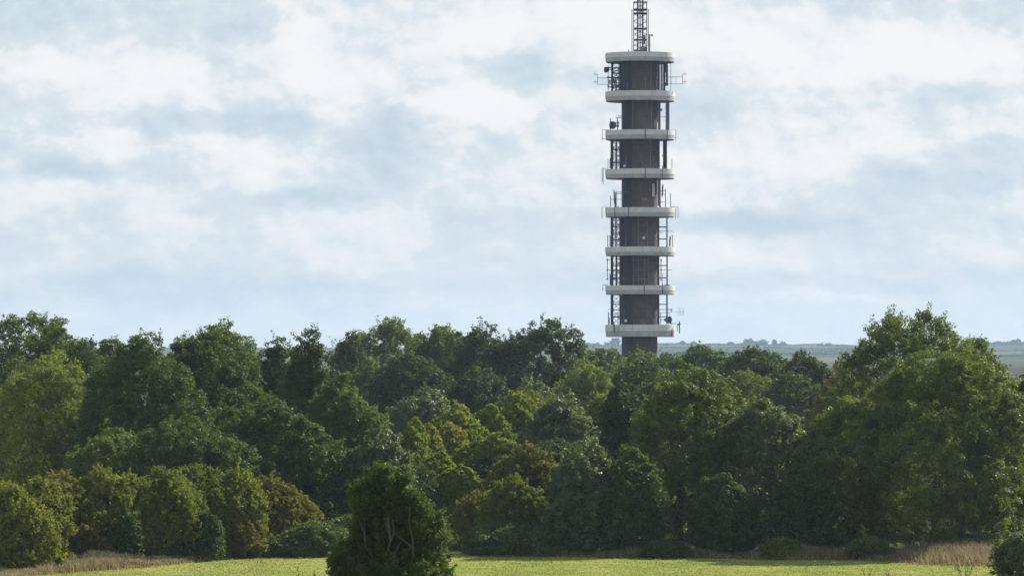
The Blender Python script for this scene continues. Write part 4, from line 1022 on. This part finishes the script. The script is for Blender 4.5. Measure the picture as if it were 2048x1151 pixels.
# lattice mast on top of the tower
mb = MB(); zt0 = Zp(108); 
def mp_(c, cy, y): return V(P(0, c), Y(0, cy), y)
top_c = -620
for c, y, r in ((918, -.75, .035), (1140, -.75, .035), (918, .75, .035), (1140, .75, .035), (985, -.3, .10), (1070, -.3, .11), (1028, .4, .07)):
    mb.tube([mp_(c, 900, y), mp_(c, top_c if r > .06 else 25, y)], r, 6)
for cy, w in ((35, .05), (165, .10), (230, .09), (490, .07), (680, .06), (860, .05)):
    for y in (-.75, .75): mb.tube([mp_(915, cy, y), mp_(1145, cy, y)], w, 5)
    for c in (918, 1140): mb.tube([mp_(c, cy, -.75), mp_(c, cy, .75)], w * .8, 5)
for (a, b) in ((35, 165), (165, 230), (230, 360), (360, 490), (490, 585), (585, 680), (680, 770), (770, 860)):
    for y in (-.75, .75):
        mb.tube([mp_(918, a, y), mp_(1140, b, y)], .022, 4); mb.tube([mp_(1140, a, y), mp_(918, b, y)], .022, 4)
    for c in (918, 1140): mb.tube([mp_(c, a, -.75), mp_(c, b, .75)], .022, 4)
k = 25
while k > top_c:
    mb.tube([mp_(985, k, -.3), mp_(1070, k - 60, -.3)], .03, 4); mb.tube([mp_(1070, k, -.3), mp_(1028, k - 60, .4)], .03, 4); mb.tube([mp_(1028, k, .4), mp_(985, k - 60, -.3)], .03, 4)
    k -= 60
mast = mb.build("mast", STEEL, tower)
MB().tube([mp_(887, 900, -.2), mp_(887, 155, -.2)], .05, 6).build("pole", THIN, mast)
MB().tube([mp_(1166, 900, -.2), mp_(1166, 155, -.2)], .05, 6).build("pole", THIN, mast)
mb = MB().tube([mp_(1185, 900, -.6), mp_(1185, 590, -.6)], .09, 6).tube([mp_(1185, 603, -.6), mp_(1235, 603, -.6)], .05, 6)
mb.lathe([(.02, -.1), (.1, 0), (.16, .15), (.1, .22), (.01, .24)], 12, mp_(1215, 603, -.6), Vector((1, 0, 0)).to_track_quat("Z", "Y").to_matrix()); mb.build("horn_antenna", STEELGREY, mast)
MB().box(mp_(1095, 680, -.5), (.35, .4, 1.1)).box(mp_(1060, 830, -.5), (.6, .5, .5)).box(mp_(1120, 840, .1), (.25, .3, .7)).build("equipment_box", STEELGREY, mast)
MB().tube([mp_(828, 905, -1.2), mp_(828, 850, -1.2)], .04, 6).build("whip_antenna", THIN, tower)
MB().lathe([(PL and .01, Zp(116)), (RP - .2, Zp(116))], 64, (PCX, 0, 0)).build("roof", SLAB, tower)

# ---------------------------------------------------------------- haze
bx = MB().box((0, 4400, 36), (4900, 9100, 84))
m, nt, out = newmat("air_haze")
vol = nd(nt, "ShaderNodeVolumePrincipled", {"Color": (.56, .74, 1.0, 1), "Density": 7.5e-5, "Anisotropy": .2})
nt.links.new(vol.outputs[0], out.inputs["Volume"])
hz = bx.build("haze", m); tag(hz, "thin bluish summer haze lying over the whole landscape", "haze", kind="stuff")

# ---------------------------------------------------------------- sun, sky, camera
SUN_AZ, SUN_EL = R(42), R(33)       # azimuth from the view axis towards the right
sd = Vector((math.sin(SUN_AZ) * math.cos(SUN_EL), math.cos(SUN_AZ) * math.cos(SUN_EL), math.sin(SUN_EL)))
L = bpy.data.lights.new("sun", "SUN"); L.energy = 5.0; L.angle = R(.5); L.color = (1.0, .95, .86)
so = bpy.data.objects.new("sun", L); C.objects.link(so)
so.rotation_euler = sd.to_track_quat("Z", "Y").to_euler(); so.location = (100, 100, 200)

w = bpy.data.worlds.new("World"); bpy.context.scene.world = w; w.use_nodes = True
nt = w.node_tree; nt.nodes.clear()
out = nt.nodes.new("ShaderNodeOutputWorld")
sky = nd(nt, "ShaderNodeTexSky", sky_type="NISHITA"); sky.sun_disc = False
sky.sun_elevation = SUN_EL; sky.sun_rotation = SUN_AZ; sky.air_density = 1.2; sky.dust_density = .6; sky.ozone_density = 1.5
bg1 = nd(nt, "ShaderNodeBackground", {"Color": sky.outputs[0], "Strength": .10})
tc = nd(nt, "ShaderNodeTexCoord")
nv = nd(nt, "ShaderNodeVectorMath", {0: tc.outputs["Generated"]}, operation="NORMALIZE")
sx = nd(nt, "ShaderNodeSeparateXYZ", {0: nv.outputs[0]})
az = mth(nt, "ARCTAN2", sx.outputs[0], sx.outputs[1])
el = mth(nt, "ARCSINE", sx.outputs[2])
U = mth(nt, "ADD", mth(nt, "MULTIPLY", az, F / 1000), 1.024)
Vv = mth(nt, "SUBTRACT", .700, mth(nt, "MULTIPLY", el, F / 1000))
UV = nd(nt, "ShaderNodeCombineXYZ", {0: U, 1: Vv, 2: 0.0}).outputs[0]
def noise(vec, scale, det, rough=.55, sc=(1, 1, 1), off=(0, 0, 0)):
    mp = nd(nt, "ShaderNodeMapping", {"Vector": vec, "Scale": sc, "Location": off})
    return nd(nt, "ShaderNodeTexNoise", {"Vector": mp.outputs[0], "Scale": scale, "Detail": det, "Roughness": rough})
wn = noise(UV, 5.0, 6, .6, (1, 1.5, 1))
wv = nd(nt, "ShaderNodeVectorMath", {0: wn.outputs["Color"], 1: (.5, .5, .5)}, operation="SUBTRACT")
wv = nd(nt, "ShaderNodeVectorMath", {0: wv.outputs[0], 1: (.22, .15, 0)}, operation="MULTIPLY")
PW = nd(nt, "ShaderNodeVectorMath", {0: UV, 1: wv.outputs[0]}, operation="ADD").outputs[0]
acc = None
BL = [  # u, v, radius u, radius v, weight: clouds and gaps where they stand in the sky
 (.12, .14, .13, .05, .42), (.30, .17, .22, .08, .34), (.16, .21, .20, .07, .20), (.60, .11, .15, .10, .52), (.66, .19, .16, .09, .28), (.42, .16, .10, .06, .2),
 (.95, .05, .16, .11, .40), (1.16, .06, .20, .11, .42), (.96, .22, .13, .07, .38), (.48, .315, .24, .07, .32), (.88, .32, .10, .06, .24),
 (1.55, .12, .34, .13, .40), (1.36, .05, .20, .10, .30), (1.90, .10, .24, .12, .40), (1.66, .30, .26, .10, .30), (1.42, .36, .26, .08, .26),
 (.08, .39, .20, .045, .20), (.55, .46, .50, .07, .16), (.33, .40, .1, .06, .12), (1.12, .25, .12, .14, .22), (1.10, .42, .12, .07, .15), (1.50, .50, .60, .05, .16), (1.9, .25, .14, .06, .2), (.10, .30, .12, .05, .16), (.25, .31, .1, .05, .14),
 (.45, .250, .28, .045, -.34), (.50, .06, .09, .05, -.28), (.74, .32, .14, .10, -.26), (.57, .405, .20, .04, -.36), (.20, .35, .26, .035, -.24),
 (.30, .57, .50, .05, -.24), (.79, .21, .09, .07, -.26), (1.06, .12, .07, .06, -.30), (.22, .47, .16, .05, -.14), (1.90, .18, .20, .05, -.24),
 (1.45, .44, .60, .035, -.30), (1.42, .18, .08, .08, -.26), (1.92, .32, .18, .10, -.18), (1.1, .57, .8, .04, -.12), (1.75, .56, .5, .03, -.16), (.55, .53, .5, .025, .12), (1.55, .60, .5, .02, .10), (.4, .61, .5, .025, -.10), (1.62, .20, .10, .04, -.2), (1.3, .15, .08, .04, -.15), (.10, .03, .34, .085, -.20),
]
for (u, v_, ru, rv, wt) in BL:
    a = nd(nt, "ShaderNodeVectorMath", {0: PW, 1: (1 / ru, 1 / rv, 0), 2: (-u / ru, -v_ / rv, 0)}, operation="MULTIPLY_ADD")
    ln = nd(nt, "ShaderNodeVectorMath", {0: a.outputs[0]}, operation="LENGTH").outputs["Value"]
    mr = nd(nt, "ShaderNodeMapRange", {"Value": ln, "From Min": 1.2, "From Max": .1, "To Min": 0.0, "To Max": wt * .95}, interpolation_type="SMOOTHSTEP").outputs[0]
    acc = mr if acc is None else mth(nt, "ADD", acc, mr)
nA = noise(PW, 7, 8, .58, (1, 1.6, 1)).outputs[0]
nB = noise(UV, 2.2, 5, .5, (1, 2.6, 1), (3, 1, 0)).outputs[0]
v1 = noise(UV, 9.5, 9, .60, (1, 1.4, 1)).outputs[0]; v2 = noise(UV, 9.5, 9, .60, (1, 1.4, 1), (-.014, .026, 0)).outputs[0]
w1 = noise(PW, 3.4, 6, .55, (1, 1.6, 1), (5, 2, 0)).outputs[0]; w2 = noise(PW, 3.4, 6, .55, (1, 1.6, 1), (4.955, 2.07, 0)).outputs[0]
rel = mth(nt, "ADD", mth(nt, "MULTIPLY", mth(nt, "SUBTRACT", v2, v1), 1.05), mth(nt, "MULTIPLY", mth(nt, "SUBTRACT", w2, w1), 1.0))   # side of each billow turned to the sun
low = nd(nt, "ShaderNodeMapRange", {"Value": Vv, "From Min": .28, "From Max": .64, "To Min": 1.0, "To Max": .48}).outputs[0]
var = mth(nt, "ADD", mth(nt, "MULTIPLY", mth(nt, "SUBTRACT", nA, .5), .85), mth(nt, "MULTIPLY", mth(nt, "SUBTRACT", nB, .5), .5))
var = mth(nt, "ADD", var, rel)
acc = mth(nt, "ADD", acc, mth(nt, "MULTIPLY", var, low))
# thin veils have soft edges, the thick heaps crisp ones
crisp = nd(nt, "ShaderNodeMapRange", {"Value": acc, "From Min": .02, "From Max": .16, "To Min": 0.0, "To Max": .12}, interpolation_type="SMOOTHSTEP").outputs[0]
lift = nd(nt, "ShaderNodeMapRange", {"Value": Vv, "From Min": .50, "From Max": .70, "To Min": 0.0, "To Max": .16}).outputs[0]
B = mth(nt, "ADD", mth(nt, "ADD", acc, mth(nt, "MULTIPLY", crisp, low)), mth(nt, "ADD", lift, .45))
ccol = ramp(nt, B, [(0.0, (.505, .615, .71)), (.25, (.58, .68, .76)), (.45, (.665, .745, .795)), (.62, (.745, .795, .83)), (.80, (.82, .845, .862)), (1.0, (.885, .892, .893))])
# clouds away from the sun's side and overhead are less bright
ca = mth(nt, "COSINE", mth(nt, "SUBTRACT", az, SUN_AZ * .5))
side = nd(nt, "ShaderNodeMapRange", {"Value": ca, "From Min": .85, "From Max": -.3, "To Min": 1.0, "To Max": .95}, interpolation_type="SMOOTHSTEP").outputs[0]
up_ = nd(nt, "ShaderNodeMapRange", {"Value": sx.outputs[2], "From Min": .12, "From Max": .5, "To Min": 1.0, "To Max": .78}).outputs[0]
bg2 = nd(nt, "ShaderNodeBackground", {"Color": ccol, "Strength": mth(nt, "MULTIPLY", mth(nt, "MULTIPLY", side, up_), .735)})
# more blue sky higher up, broken cloud all round
high = nd(nt, "ShaderNodeMapRange", {"Value": sx.outputs[2], "From Min": .15, "From Max": .6, "To Min": .97, "To Max": .45}).outputs[0]
mx = nd(nt, "ShaderNodeMixShader", {0: high, 1: bg1.outputs[0], 2: bg2.outputs[0]})
nt.links.new(mx.outputs[0], out.inputs[0])

cam = bpy.data.cameras.new("camera"); co = bpy.data.objects.new("camera", cam); C.objects.link(co)
co.location = (0, 0, EYE); co.rotation_euler = (R(90) + math.atan((HORIZ - 575.5) / F), 0, 0)
cam.sensor_width = 36; cam.lens = 36 * F / 2048; cam.clip_start = 1; cam.clip_end = 20000
cam.dof.use_dof = True; cam.dof.focus_distance = 300; cam.dof.aperture_fstop = 7.1
sc = bpy.context.scene; sc.camera = co
sc.view_settings.view_transform = "Standard"; sc.view_settings.look = "None"; sc.view_settings.exposure = 0.5; sc.view_settings.gamma = 1
sc.cycles.max_bounces = 6; sc.cycles.diffuse_bounces = 3; sc.cycles.transmission_bounces = 3; sc.cycles.glossy_bounces = 2; sc.cycles.volume_bounces = 1
sc.cycles.use_denoising = True
